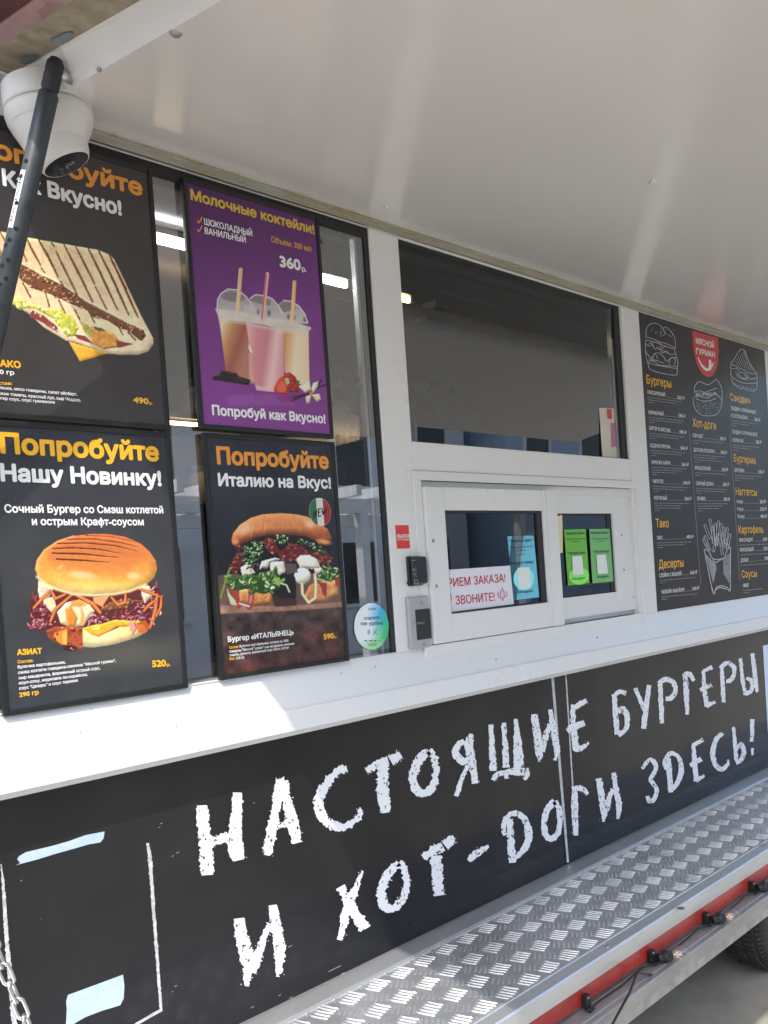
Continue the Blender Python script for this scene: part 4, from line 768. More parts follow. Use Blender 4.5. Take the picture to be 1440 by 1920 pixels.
# body shell
MB().box(XL, XRR, .0602, 2.1, 2.70, 2.78).build('roof', WHITE2, truck); MB().box(XL, XRR, .06, 2.1, .40, .50).build('floor', DARKIN, truck)
MB().box(XL, XRR, .0305, .06, .50, 1.1998).build('inner_lining', DARKIN, truck)
MB().box(XE - .0005 - 1.2225, XE - .0005, .006, .06, ZL, ZT).build('board_wall', WHITE, truck)
bw = MB(); bw.box(XL, XRR, 2.06, 2.1, .50, 2.70); bw.box(XL - .0, XL + .04, .06, 2.06, .50, 2.70); bw.box(XRR - .04, XRR, .06, 2.06, .50, 2.70); bw.build('inner_wall', mat('interior_panel', (.20, .195, .185), .4, var=.25, vscale=2, rvar=.1), truck)
MB().box(XL + .04, XRR - .04, .0605, 2.06, 2.688, 2.6995).build('ceiling', mat('glossy_ceiling', (.22, .22, .225), .14, spec=.4), truck)
MB().box(XL + .3, XRR - .3, .0, 1.9, .16, .3995).build('chassis', mat('dark_chassis', (.03, .03, .03), .7), truck)
wh = MB(); cxw, czw, rw = 3.58, .115, .268
wh.lathe((cxw, -.30, czw), (0, 1, 0), [(.16, .012), (.175, 0), (.228, .0), (.252, .012), (rw, .04), (rw, .17), (.252, .2), (.16, .205)], 64)
ty = wh.build('wheel', RUBBER, truck, smooth=True)
tg = MB()
for k in range(72):
    a = 2 * math.pi * k / 72
    for rr_, y0, y1, tw in ((rw + .001, -.268, -.232, .010), (rw + .001, -.224, -.186, -.010), (rw + .001, -.178, -.145, .010)):
        v = []
        for r0 in (rw - .012, rw + .006):
            for yy, da in ((y0, 0), (y1, tw * 2)):
                for s_ in (-1, 1): aa = a + da + s_ * .032; v.append((cxw + r0 * math.cos(aa), yy, czw + r0 * math.sin(aa)))
        tg.add(v, [(0, 1, 3, 2), (4, 6, 7, 5), (0, 4, 5, 1), (2, 3, 7, 6), (0, 2, 6, 4), (1, 5, 7, 3)])
    v = []
    for r0, yy in ((rw - .03, -.3), (rw - .008, -.282)):
        for s_ in (-1, 1): aa = a + s_ * .03; v.append((cxw + (r0 + .004) * math.cos(aa), yy - .002, czw + (r0 + .004) * math.sin(aa)))
    tg.add(v, [(0, 1, 3, 2)])
tg.build('tread', mat('dusty_tyre', (.05, .048, .044), .8, var=.5, vscale=30), ty)
MB().lathe((cxw, -.285, czw), (0, 1, 0), [(.0, 0), (.06, .0), (.065, .03), (.135, .03), (.16, .0), (.165, .05)], 40).build('rim', GALV, ty, smooth=True)

# flap: cream inner skin, white step, dirty raw rim, red edge; hinge profile at the wall
def zf(t): return 2.633 - .2126 * t
def zr(t): return 2.696 - .252 * t
T0, T1 = .005, 1.46; FX0, FX1 = .754, 4.95
def sweep(prof):                              # prof: list of (x, fn(t)) swept outwards
    return MB().ring([[(x, -t, fn(t)) for x, fn in prof] for t in (T0, T1)])
flap = sweep([(FX0, zf), (FX0, lambda t: zf(t) + .10), (FX1, lambda t: zf(t) + .10), (FX1, zf)]).build('flap', FLAPM, truck)
sweep([(.718, zr), (FX0 - .0005, lambda t: zf(t) - .0005), (FX0 - .0005, lambda t: zf(t) + .0995), (.718, lambda t: zr(t) + .035)]).build('flap_side', WHITE, flap)
sweep([(.650, lambda t: zr(t) + .002), (.7178, lambda t: zr(t) + .0005), (.7178, lambda t: zr(t) + .033), (.650, lambda t: zr(t) + .033)]).build('raw_rim', BEIGE, flap)
sweep([(.6135, lambda t: zr(t) - .002), (.622, lambda t: zr(t) - .006), (.6495, lambda t: zr(t) + .0), (.6495, lambda t: zr(t) + .05), (.6135, lambda t: zr(t) + .05)]).build('highlight_trim', PINKM, flap)  # strip coloured as the lit face of the red edge
sweep([(.575, lambda t: zr(t) + .014), (.6130, lambda t: zr(t) + .006), (.6130, lambda t: zr(t) + .05), (.575, lambda t: zr(t) + .05)]).build('red_edge', REDD, flap)
bm_ = mat('blue_paint_smear', (.22, .27, .28), .6, var=.5, vscale=25)
for x0, t0, l_ in ((.706, .13, .035), (.704, .29, .045)):
    MB().add([(x0 + .011 * math.cos(q) * random.uniform(.8, 1.2), -(t0 + l_ * math.sin(q)), zr(t0 + l_ * math.sin(q)) - .0012) for q in [k * .52 for k in range(12)]], [tuple(range(12))]).build('paint_smear', bm_, flap)
hp = MB(); hp.prism([(-.0065, 2.6075), (-.014, 2.6075), (-.014, 2.6135), (-.0185, 2.6145), (-.0185, 2.6215), (-.024, 2.6225), (-.024, 2.6275), (-.0065, 2.6315)], FX0, FX1); hp.build('hinge_profile', mat('glue_stained_aluminium', (.50, .49, .45), .4, metal=.7, var=.45, vscale=12, col2=(.42, .40, .27), rvar=.1, stretch=(.5, 1, 1)), truck)
gb = MB(); R2 = random.Random(9)
stroke_x = FX0
while stroke_x < 4.8:
    l_ = R2.uniform(.05, .35); pts = [(stroke_x + l_ * k / 5, R2.uniform(.022, .030 + .012 * R2.random())) for k in range(6)]
    v = [(x, -.021, zf(.021) - .0008) for x, _ in pts] + [(x, -t, zf(t) - .0008) for x, t in pts]
    gb.add(v, [(k, k + 1, 7 + k, 6 + k) for k in range(5)]); stroke_x += l_ + R2.uniform(0, .12)
gb.build('glue_residue', mat('yellow_glue', (.60, .58, .38), .5, var=.3, vscale=30), flap)
for px, py, r0, m_ in ((331, 61, .011, GALV), (186, 130, .005, GALV), (727, 388, .012, FLAPM), (1228, 340, .013, FLAPM)):
    d0 = ray(px, py); t_ = (2.633 + .2126 * CAMLOC[1] - CAMLOC[2]) / (d0[2] - .2126 * d0[1]); q = CAMLOC + t_ * d0
    MB().lathe(q, (0, -.208, -.978), [(0, .003), (r0 * .4, .0032), (r0 * .42, .002), (r0 * .8, .003), (r0, .0)], 20).build('bolt_head', m_, flap, smooth=True)
# gas strut
s0 = Vector(atY(91, 178, -.215)); s1 = Vector(atY(-13, 640, -.10)); sd = (s0 - s1).normalized()
STR = mat('black_strut_paint', (.026, .032, .040), .42, var=.5, vscale=16, col2=(.055, .065, .075), rvar=.1, bump=.1, bscale=70)
gs = MB().lathe(s1 - sd * .35, sd, [(0, 0), (.0185, 0), (.0185, (s0 - s1).length + .35), (.0165, (s0 - s1).length + .353), (0, (s0 - s1).length + .353)], 32).build('gas_strut', STR, truck, smooth=False)
for pgn in gs.data.polygons: pgn.use_smooth = len(pgn.vertices) == 4
tp = s0 + sd * .005
MB().lathe(tp, sd, [(.010, -.01), (.0135, .0), (.0165, .008), (.0165, .030), (.0168, .031), (.0155, .036), (.0165, .040), (.0160, .054), (.011, .063), (0, .066)], 24).build('end_joint', RUBBER, gs, smooth=True)
MB().lathe(tp + sd * .04 + Vector((.010, .0, 0)), (.9, .35, .10), [(.009, 0), (.0105, .012), (.0105, .030), (.0, .032)], 20).build('ball_stud', ALU, gs, smooth=True)
u_ = Vector(CAMLOC) - s0; u_ = (u_ - sd * u_.dot(sd)).normalized(); v_ = sd.cross(u_)
hl = MB()
for (dl, an) in ((.135, .75), (.165, .95), (.215, .75), (.262, .2), (.285, .62), (.296, .95), (.322, .3), (.335, .8), (.357, .1), (.37, .6), (.41, .4), (.425, .9)):
    for sgn in (1,):
        n_ = u_ * math.cos(an) - v_ * math.sin(an) * sgn if v_.dot(Vector((1, 0, 0))) > 0 else u_ * math.cos(an) + v_ * math.sin(an)
        hl.lathe(s0 - sd * dl + n_ * .0184, n_, [(.0042, 0), (.0042, .0006), (0, .0006)], 12)
hl.build('shroud_hole', mat('hole_black', (.004, .004, .004), .9), gs)
lb_ = MB(); a0, a1 = .55, 1.25
wv = v_ if v_.dot(Vector((1, 0, 0))) < 0 else -v_
lab = [[s0 - sd * d_ + (u_ * math.cos(a) + wv * math.sin(a)) * .0188 for a in np.linspace(a0, a1, 6)] for d_ in (.152, .262)]
lb_.add([p for r_ in lab for p in r_], [(k, k + 1, 7 + k, 6 + k) for k in range(5)]); lbo = lb_.build('maker_label', mat('paper_label', (.7, .7, .72), .5), gs)
tv, tf = glyphs('NEWTONE'); tx0, tx1 = tv[:, 0].min(), tv[:, 0].max(); tm = MB(); vv = []
for x, y in tv: k_ = (x - tx0) / (tx1 - tx0); a = 1.08 - (y / CAPH) * .33; vv.append(s0 - sd * (.160 + .094 * k_) + (u_ * math.cos(a) + wv * math.sin(a)) * .0192)
tm.add(vv, tf); tm.build('label_lettering', INK_K, lbo)
make_posters()

# ---------------------------------------------------------------- menu board
def menu_board():
    Yb = -.0035; t = thing('menu_board', 'tall dark menu board with orange headings and a red shield, right of the service window', 'menu board', (XD, Yb, ZL))
    p = Print(XD + .0005, XE - .0005, ZL + .003, ZT - .0005, Yb, 240, 240)
    p.bgd(noisy(grad((1220, 600), (46, 46, 54), (1330, 1130), (50, 44, 46), (46, 40, 42)), .18, 45)); p.ell(1300, 960, 70, 120, (66, 48, 46), 0, 90, .5); p.ell(1340, 1090, 70, 50, (66, 46, 44), 0, 60, .5)
    MB().box(XD + .0005, XE - .0005, Yb + .0005, .0058, ZL + .003, ZT - .0005).build('board', BLACKF, t)
    p.build(t, 'printed_sheet', PRINTM, gain=.6, off=.016)
    Y1 = Yb - .0008
    H3 = lambda x, y: (1190 + x / 5.76, 580 + y / 5.76); H4 = lambda x, y: (1190 + x / 5.76, 850 + y / 5.76)
    for f_, s, a, b, c in ((H3, 'Бургеры', (130, 800), (397, 850), 95), (H4, 'Тако', (230, 800), (370, 800), 95), (H4, 'Десерты', (262, 1245), (530, 1223), 95), (H3, 'Хот-доги', (625, 1265), (880, 1300), 92), (H3, 'Сэндвич', (1033, 985), (1248, 1025), 82), (H3, 'Бургерма', (1072, 1645), (1307, 1672), 82), (H4, 'Наггетсы', (1092, 450), (1322, 460), 82), (H4, 'Картофель', (1122, 865), (1393, 858), 84), (H4, 'Соусы', (1158, 1345), (1322, 1332), 80)):
        hd = MB(); text(hd, s, f_(*a), f_(*b), c / 5.76, Y1, .05); hd.build('heading', INK_Y, t)
    it = MB(); ln = MB(); ds = MB()
    rows = [(H3, 'КЛАССИЧЕСКИЙ', (140, 912), (330, 942), '520 ₽', (460, 968), (540, 978), 3), (H3, 'ФИРМЕННЫЙ', (150, 1130), (312, 1148), '590 ₽', (475, 1165), (550, 1175), 3), (H3, 'БУРГЕР В ЛИСТЬЯХ', (160, 1300), (390, 1330), '490 ₽', (482, 1340), (562, 1348), 3), (H3, 'БОДРАЯ КУРОЧКА', (170, 1488), (388, 1505), '540 ₽', (495, 1515), (573, 1522), 3), (H3, 'КУРОЧКА КАРРИ', (185, 1670), (385, 1680), '560 ₽', (510, 1692), (585, 1697), 4),
        (H4, 'ЧИПОТЛЕ', (197, 320), (310, 325), '640 ₽', (525, 335), (602, 338), 3), (H4, 'КОПЧЕНЫЙ', (210, 500), (348, 503), '560 ₽', (540, 508), (615, 508), 4), (H4, 'ТАКО', (240, 932), (300, 930), '490 ₽', (560, 920), (635, 917), 3), (H4, 'СЛОЙКА С ВИШНЕЙ', (268, 1340), (507, 1315), '160 ₽', (602, 1307), (677, 1300), 2), (H4, 'ЧИЗКЕЙК НЬЮ-ЙОРК', (290, 1517), (540, 1490), '340 ₽', (622, 1480), (697, 1470), 2),
        (H3, 'КОРН-ДОГ', (628, 1380), (742, 1390), '290 ₽', (920, 1412), (988, 1420), 2), (H3, 'ДАТСКАЯ КЛАССИКА', (638, 1535), (865, 1552), '340 ₽', (930, 1560), (998, 1567), 4), (H4, 'ФРАНЦУЗСКИЙ', (650, 175), (820, 185), '320 ₽', (940, 192), (1010, 195), 2), (H4, 'СЫРНЫЙ ЦЕЗАРЬ', (663, 342), (855, 350), '360 ₽', (953, 353), (1022, 355), 3), (H4, 'ОГНИВО', (675, 508), (765, 508), '380 ₽', (962, 513), (1030, 515), 4),
        (H3, 'СЭНДВИЧ С КУРИНЫМ ФИЛЕ', (1038, 1085), (1310, 1132), None, 0, 0, 0), (H3, 'И СОУСОМ ЦЕЗАРЬ', (1042, 1165), (1222, 1192), '360 ₽', (1295, 1205), (1358, 1215), 3), (H3, 'СЭНДВИЧ С КУРИНЫМ ФИЛЕ', (1052, 1340), (1325, 1372), None, 0, 0, 0), (H3, 'И КРЕМ ЧИЗ', (1058, 1430), (1175, 1442), '380 ₽', (1310, 1450), (1370, 1454), 3), (H4, 'БУРГЕРМА', (1080, 200), (1185, 208), '540 ₽', (1335, 218), (1400, 220), 3),
        (H4, '6 штук', (1102, 535), (1172, 540), '260 ₽', (1352, 540), (1418, 540), 0), (H4, '9 штук', (1108, 617), (1175, 620), '320 ₽', (1355, 620), (1425, 619), 0), (H4, '18 штук', (1113, 697), (1188, 700), '490 ₽', (1358, 700), (1432, 698), 0), (H4, 'ФРИ СТАНДАРТ', (1130, 957), (1278, 950), '260 ₽', (1386, 945), (1458, 940), 1), (H4, 'ФРИ БОЛЬШОЙ', (1138, 1062), (1285, 1053), '320 ₽', (1393, 1047), (1465, 1042), 1), (H4, 'ДОЛЬКИ', (1145, 1175), (1228, 1168), '290 ₽', (1402, 1153), (1472, 1147), 1), (H4, 'HEINZ', (1172, 1447), (1232, 1440), None, 0, 0, 2)]
    R = random.Random(8)
    for f_, s, a, b, pr, c, d, nd in rows:
        text(it, s, f_(*a), f_(*b), 40 / 5.76, Y1, .05, n=6)
        sl = (b[1] - a[1]) / (b[0] - a[0])
        if pr:
            text(it, pr, f_(*c), f_(*d), 38 / 5.76, Y1, .05, n=6); stroke(ln, [f_(b[0] + 6, b[1] + 1), f_(c[0] - 4, c[1])], .28, Y1, step=8)
        x1 = (d[0] if pr else b[0] + 180) - 25
        for k in range(nd):
            y = a[1] + 36 + 26 * k; x = a[0] + 3 * k; xe = a[0] + 62 if (k == nd - 1 and nd > 1) else x1 - (0 if k == 0 else R.uniform(10, 110))
            while x < xe:
                l = R.uniform(18, 46); q = min(x + l, xe); yy = y + sl * (x - a[0]) * .9
                stroke(ds, [f_(x, yy), f_(q, yy + sl * (q - x))], .55, Y1, step=6, rag=.06); x = q + 6
    for a, b in ((H3(590, 1310), H4(715, 1425)), (H3(1030, 1340), H4(1135, 1370))): stroke(ln, [a, b], .35, Y1, step=20)
    it.build('price_lettering', INK_W, t); ln.build('rules', INK_GR, t); ds.build('description_lines', INK_GR, t)
    sh = MB(); pquad(sh, [H3(*q) for q in ((620, 228), (700, 252), (780, 275), (900, 306), (908, 450), (902, 560), (885, 640), (860, 690), (830, 722), (800, 735), (765, 724), (735, 700), (700, 655), (670, 590), (648, 510), (630, 400))], Y1); so_ = sh.build('shield_logo', INK_R, t)
    tx = MB(); text(tx, 'МЯСНОЙ', H3(662, 368), H3(860, 422), 64 / 5.76, Y1 - .0006, .10); text(tx, 'ГУРМАН', H3(665, 480), H3(868, 522), 64 / 5.76, Y1 - .0006, .10)
    stroke(tx, [H3(682, 515) + (.5,), H3(715, 590) + (1.6,), H3(770, 648) + (2.4,), H3(815, 640) + (2.2,), H3(855, 570) + (.6,)], Y=Y1 - .0006); stroke(tx, [H3(812, 545) + (2.2,), H3(815, 600) + (2.4,), H3(800, 645) + (1.6,)], Y=Y1 - .0006)
    tx.build('shield_lettering', INK_W, so_)
    dr = MB(); S_ = lambda f_, P, w_=.55: stroke(dr, [f_(*q) for q in P], w_, Y1, step=1.2, rag=.1)
    for P in ([(125, 300), (125, 220), (160, 165), (220, 150), (270, 170), (310, 220), (335, 275)], [(310, 200), (340, 190), (390, 240), (430, 300), (440, 380), (438, 420)], [(120, 300), (200, 320), (260, 350), (340, 370), (440, 420)], [(115, 330), (250, 365), (330, 400), (435, 430)], [(120, 340), (115, 420), (120, 480), (135, 560), (150, 600), (160, 640), (250, 680), (440, 710), (460, 640), (465, 560), (440, 480), (430, 430)],
              [(120, 370), (160, 400), (190, 380), (220, 430), (260, 410), (300, 470), (340, 450), (390, 490), (430, 480)], [(120, 450), (150, 500), (190, 520), (215, 480), (260, 470), (310, 510), (345, 560), (400, 520), (455, 530)], [(135, 560), (200, 560), (260, 600), (330, 610), (400, 610), (460, 620)], [(200, 560), (200, 500), (230, 490), (250, 540)], [(140, 575), (250, 605), (455, 640)], [(370, 590), (380, 540), (420, 520), (440, 560), (430, 600)], [(270, 360), (300, 420), (330, 390)], [(150, 380), (180, 360), (210, 410)], [(250, 430), (300, 440), (360, 480)], [(150, 530), (190, 545), (240, 555), (320, 585)]): S_(H3, P)
    for _ in range(70):
        x, y = R.uniform(150, 420), R.uniform(175, 330)
        if y > 190 + (x - 150) * .1 and y < 235 + (x - 150) * .35: S_(H3, [(x, y), (x + 5, y + 7)], .4)
    for P in ([(650, 900), (645, 850), (680, 790), (720, 785), (790, 815), (860, 770), (890, 762), (930, 830), (945, 910), (942, 960)], [(650, 890), (700, 880), (760, 895), (830, 870), (890, 850)], [(640, 945), (700, 940), (760, 955), (810, 950), (860, 900), (890, 920), (940, 975)], [(630, 950), (635, 1020), (665, 1090), (720, 1140), (790, 1150), (870, 1140), (920, 1090), (942, 1000), (942, 960)], [(660, 965), (740, 990), (820, 985), (880, 960)]): S_(H3, P, .6)
    for _ in range(60): x = R.uniform(655, 880); S_(H3, [(x, R.uniform(895, 935)), (x + R.uniform(4, 14), R.uniform(895, 940))], .45)
    for _ in range(150):
        x, y = R.uniform(650, 930), R.uniform(1000, 1135)
        if ((x - 790) / 140) ** 2 + ((y - 1000) / 140) ** 2 < 1: S_(H3, [(x, y), (x + 4, y + 3)], .35)
    for P in ([(1040, 590), (1060, 560), (1160, 428), (1230, 560), (1310, 690), (1320, 710)], [(1040, 595), (1080, 605), (1120, 630), (1180, 655), (1250, 690), (1320, 695)], [(1038, 600), (1040, 640), (1100, 640), (1140, 680), (1200, 690), (1240, 750), (1320, 740)], [(1040, 660), (1045, 720), (1110, 770), (1200, 800), (1320, 795)], [(1040, 740), (1070, 800), (1150, 860), (1170, 850), (1250, 880), (1310, 870), (1322, 800), (1322, 700)], [(1120, 690), (1150, 730), (1210, 750), (1180, 700)], [(1090, 670), (1130, 740), (1220, 765)]): S_(H3, P, .6)
    for k in range(7): S_(H3, [(1085 + 17 * k, 545 - 18 * k + (abs(k - 4) > 3) * 10), (1120 + 25 * k, 610 + 10 * k)], .3)
    for k in range(9): S_(H3, [(1060 + 28 * k, 790 + 8 * k), (1070 + 28 * k, 830 + 6 * k)], .35)
    for P in ([(750, 1035), (800, 1060), (850, 1140), (960, 1130), (1000, 1040), (1035, 1012)], [(750, 1035), (790, 1240), (850, 1510), (880, 1450), (940, 1430), (1000, 1450), (1030, 1480), (1033, 1250), (1035, 1012)], [(850, 1140), (870, 1180), (960, 1130)], [(870, 1480), (920, 1450), (1000, 1470)]): S_(H4, P, .75)
    for (x0, y0, x1, y1) in ((760, 780, 820, 930), (815, 725, 860, 960), (760, 900, 815, 1060), (840, 800, 850, 980), (870, 770, 880, 1000), (905, 745, 885, 1000), (930, 770, 960, 980), (965, 810, 940, 1010), (1000, 815, 975, 1030), (1030, 880, 1000, 1040), (745, 930, 800, 1050), (910, 880, 950, 1100), (850, 1060, 890, 900), (980, 930, 1005, 1020)):
        dx, dy = (y1 - y0), -(x1 - x0); l = math.hypot(dx, dy); dx, dy = dx / l * 11, dy / l * 11
        S_(H4, [(x1 - dx, y1 - dy), (x0 - dx, y0 - dy), (x0, y0 - 8), (x0 + dx, y0 + dy), (x1 + dx, y1 + dy)], .5)
    for k in range(12): S_(H4, [(770 + 9 * k, 1090 + 9 * k), (850 + 3 * k, 1400 - 14 * k)], .22)
    for k in range(9): S_(H4, [(1025 - 9 * k, 1080 + 6 * k), (1020 - 7 * k, 1400 - 12 * k)], .22)
    dr.build('chalk_drawings', mat('chalk_grey_print', (.50, .52, .54), .4), t)
menu_board()

# ---------------------------------------------------------------- things fixed to the wall
def sticker_round():
    Y = .0008; c = atY(697, 1174.5, Y); R = .0665
    t = thing('payment_sticker', 'round white sticker with a green and blue edge on the glass by the white post', 'sticker', (c[0], Y, c[2] - R))
    p = Print(c[0] - R, c[0] + R, c[2] - R, c[2] + R, Y, 90, 90)
    p.bgd(lambda x, y: np.array([214, 224, 232.])[None, :] + 0 * x[:, None]); p.ell(728, 1150, 26, 30, (60, 160, 226), 0, 26, .95); p.ell(728, 1190, 20, 44, (60, 180, 110), .2, 26, .95); p.ell(705, 1222, 26, 18, (140, 210, 130), 0, 20, .9)
    o = p.build(t, 'disc')
    bm = bmesh.new(); bm.from_mesh(o.data)
    ks = [f for f in bm.faces if (f.calc_center_median().x ** 2 + (f.calc_center_median().z - R) ** 2) ** .5 > R]
    bmesh.ops.delete(bm, geom=ks, context='FACES'); bm.to_mesh(o.data); bm.free()
    mb = MB(); z = lambda P: zc(640, 880, 5.335, P)
    text(mb, 'платите', *z([(230, 1508), (383, 1500)]), 7.2, Y - .0004, .02); text(mb, 'как удобно', *z([(197, 1560), (417, 1555)]), 7.2, Y - .0004, .02); text(mb, 'СБЕР', *z([(298, 1407), (347, 1404)]), 3, Y - .0004, .04)
    stroke(mb, z([(272, 1395), (282, 1385), (291, 1395), (284, 1410), (273, 1405), (272, 1395)]), .35, Y - .0004)
    for k in range(3): stroke(mb, z([(262 + 9 * k, 1610 - 5 * k), (268 + 9 * k, 1628), (264 + 9 * k, 1646 + 5 * k)]), .3, Y - .0004)
    for P in ([(322, 1620), (322, 1608), (332, 1606)], [(346, 1604), (357, 1603), (357, 1615)], [(357, 1636), (357, 1648), (346, 1649)], [(333, 1651), (323, 1652), (322, 1640)], [(330, 1618), (350, 1640)], [(350, 1616), (330, 1642)]): stroke(mb, z(P), .35, Y - .0004)
    for (a, b) in ((232, 258), (275, 312), (325, 352), (368, 372), (384, 390)): stroke(mb, z([(a, 1716), (b, 1714)]), .8, Y - .0004)
    for k in range(3): stroke(mb, z([(255 + 8 * k, 1742 + 12 * k), (362 - 8 * k, 1737 + 12 * k)]), .25, Y - .0004)
    mb.build('lettering', INK_K, t)
sticker_round()
def paper(name, label, cat, px, Y, m_, group=None, th=.0006, wav=0.0):
    q = [atY(*p, Y) for p in px]; c = sum(q) / 4
    t = thing(name, label, cat, (c[0], Y, min(a[2] for a in q)), group)
    n = 8; v = []
    for j in range(n + 1):
        for i in range(n + 1):
            u, w_ = i / n, j / n; p = (q[0] * (1 - u) + q[1] * u) * (1 - w_) + (q[3] * (1 - u) + q[2] * u) * w_
            v.append((p[0], Y + th + wav * (math.sin(u * 4 + w_ * 2) * .5 + .5), p[2]))
    MB().add(v, [(j * (n + 1) + i, j * (n + 1) + i + 1, (j + 1) * (n + 1) + i + 1, (j + 1) * (n + 1) + i) for j in range(n) for i in range(n)]).build('sheet', m_, t)
    return t
z2 = lambda P: zc(720, 860, 2.769, P)
t = paper('call_sticker', 'small red sign on the white post with worn white lettering, above the black bell button', 'sign', z2([(58, 345), (140, 345), (148, 465), (68, 468)]), -.0072, pmat('orange_red_print', (216, 62, 54)))
mb = MB(); text(mb, 'ВЫЗОВ', *z2([(69, 410), (137, 409)]), 6.2, -.0078, .10); text(mb, 'СОТРУДНИКА', *z2([(69, 424), (140, 424)]), 3.4, -.0078, .06, n=6); mb.build('lettering', INK_W, t)
# bell push: base, rounded cap, bell mark
q = [atY(*p, -.02) for p in z2([(104, 508), (178, 505), (192, 660), (112, 668)])]; bx0, bx1, bz0, bz1 = 1.779, 1.8425, 1.563, 1.651
t = thing('bell_button', 'black plastic bell push with a worn bell mark, under the red sign', 'bell button', (1.81, -.006, bz0))
MB().box(bx0, bx1 - .004, -.016, -.0062, bz0, bz1).build('base', RUBBER, t, bevel=.003); MB().box(bx0 + .003, bx1, -.034, -.0163, bz0 + .003, bz1 - .002).build('push_cap', mat('black_gloss_plastic', (.012, .013, .018), .25, coat=.3), t, bevel=.007)
MB().box(bx0 - .003, bx0 + .004, -.014, -.0075, bz0 + .006, bz0 + .014).build('latch', RUBBER, t)
mb = MB(); yb_ = -.0345; w5 = lambda P: zc(640, 880, 5.335, P)
for _ in range(22): a, b = random.gauss(733, 9), random.uniform(955, 1075); stroke(mb, w5([(a, b), (a + random.uniform(-9, 9), b + random.uniform(3, 12))]), random.uniform(.2, .45), yb_, rag=.1)
stroke(mb, w5([(733, 1140), (735, 1108), (750, 1100), (764, 1120), (768, 1142), (733, 1142)]), .5, yb_, rag=.08); stroke(mb, w5([(712, 912), (738, 911)]), .7, yb_)
mb.build('bell_mark', mat('worn_silver_print', (.34, .33, .30), .5), t)
# steel plate with black label pad
t = thing('buzzer_plate', 'grey metal plate with a black pad, at the foot of the white post', 'buzzer plate', (1.805, -.006, 1.3735))
MB().box(1.764, 1.8525, -.020, -.0062, 1.3745, 1.531).build('plate', mat('satin_grey_metal', (.46, .46, .455), .42, metal=.35, var=.08), t, bevel=.006)
MB().box(1.7905, 1.8515, -.0225, -.0203, 1.4015, 1.4918).build('pad', mat('dark_pad', (.02, .02, .024), .45), t, bevel=.002)
for z_ in (1.510, 1.388): MB().lathe((1.818, -.0203, z_), (0, -1, 0), [(.006, 0), (.006, .0012), (.003, .002), (0, .0016)], 16).build('screw', GALV, t, smooth=True)
mb = MB(); text(mb, 'LTE SMART', *w5([(706, 1556), (832, 1545)]), 4.2, -.0229, .05, slant=.25, n=6); mb.build('lettering', INK_GR, t)
# notices behind the glass
t = paper('order_sign', 'white paper sign with red capitals behind the sliding window glass', 'sign', z2([(316, 578), (655, 555), (675, 755), (330, 799)]), -.0090, pmat('paper_white', (224, 222, 230)))
mb = MB(); z3 = lambda P: zc(820, 940, 4, P)
text(mb, 'ПРИЕМ ЗАКАЗА!', *z3([(34, 648), (512, 603)]), 16.5, -.0096, .02); text(mb, 'ЗВОНИТЕ!', *z3([(140, 775), (432, 745)]), 16.5, -.0096, .02)
stroke(mb, z3([(466, 722), (473, 712), (475, 692), (479, 672), (488, 662), (497, 670), (501, 690), (503, 708), (512, 717), (490, 721), (466, 724)]), .55, -.0096); stroke(mb, z3([(484, 730), (490, 745), (498, 728)]), .6, -.0096); stroke(mb, z3([(488, 655), (489, 643)]), .6, -.0096)
for P in ([(462, 680), (456, 700), (462, 718)], [(516, 676), (524, 695), (520, 715)], [(455, 690), (455, 710)]): stroke(mb, z3(P), .5, -.0096)
stroke(mb, z3([(62, 678), (85, 676), (104, 710), (100, 760), (75, 795)]), .55, -.0096); stroke(mb, z3([(72, 700), (86, 715), (78, 745)]), .7, -.0096); stroke(mb, z3([(64, 765), (80, 758)]), 1.1, -.0096)
mb.build('lettering', INK_R, t)
def leaflet(label, px, Y, c, f_, lines, qr, oval=None, wav=0.002):
    t = paper('tip_leaflet', label, 'leaflet', px, Y, pmat(label.split()[0] + '_paper', c, .5), 'leaflets asking for tips', wav=wav)
    mb = MB(); Y2 = Y - .0004
    for s, a, b, cap in lines: text(mb, s, f_(*a), f_(*b), cap, Y2, .04, n=5)
    mb.build('lettering', pmat('leaflet_ink', (30, 60, 70)), t)
    if oval: o_ = MB(); cx, cy, rx, ry = oval; pquad(o_, [f_(cx + rx * math.cos(k * .196), cy + ry * math.sin(k * .196)) for k in range(32)], Y2 + .0002); o_.build('pale_oval', pmat('leaflet_oval', tuple(min(255, v * 1.22 + 10) for v in c)), t)
    w_ = MB(); pquad(w_, [f_(*p) for p in qr], Y2 - .0002); w_.build('white_patch', pmat('patch_white', (226, 230, 226)), t)
f3 = lambda x, y: (820 + x / 4, 940 + y / 4)
leaflet('blue leaflet with a white patch, taped in the sliding window beside the red lettered sign', z3([(529, 262), (724, 256), (766, 718), (574, 742)]), -.0102, (112, 196, 220), f3, [('Понравился Сервис?', (545, 308), (712, 300), 5.5), ('Можно Оставить Чаевые в 50 мин', (547, 352), (714, 342), 2.6), ('по QR-коду', (600, 372), (662, 368), 2.6), ('Спасибо! От Вас', (595, 405), (660, 402), 2.2), ('Командира Надежда', (552, 472), (722, 462), 5), ('Благодарим!', (603, 690), (717, 680), 5)], [(600, 498), (690, 493), (702, 645), (612, 655)], (648, 580, 78, 88))
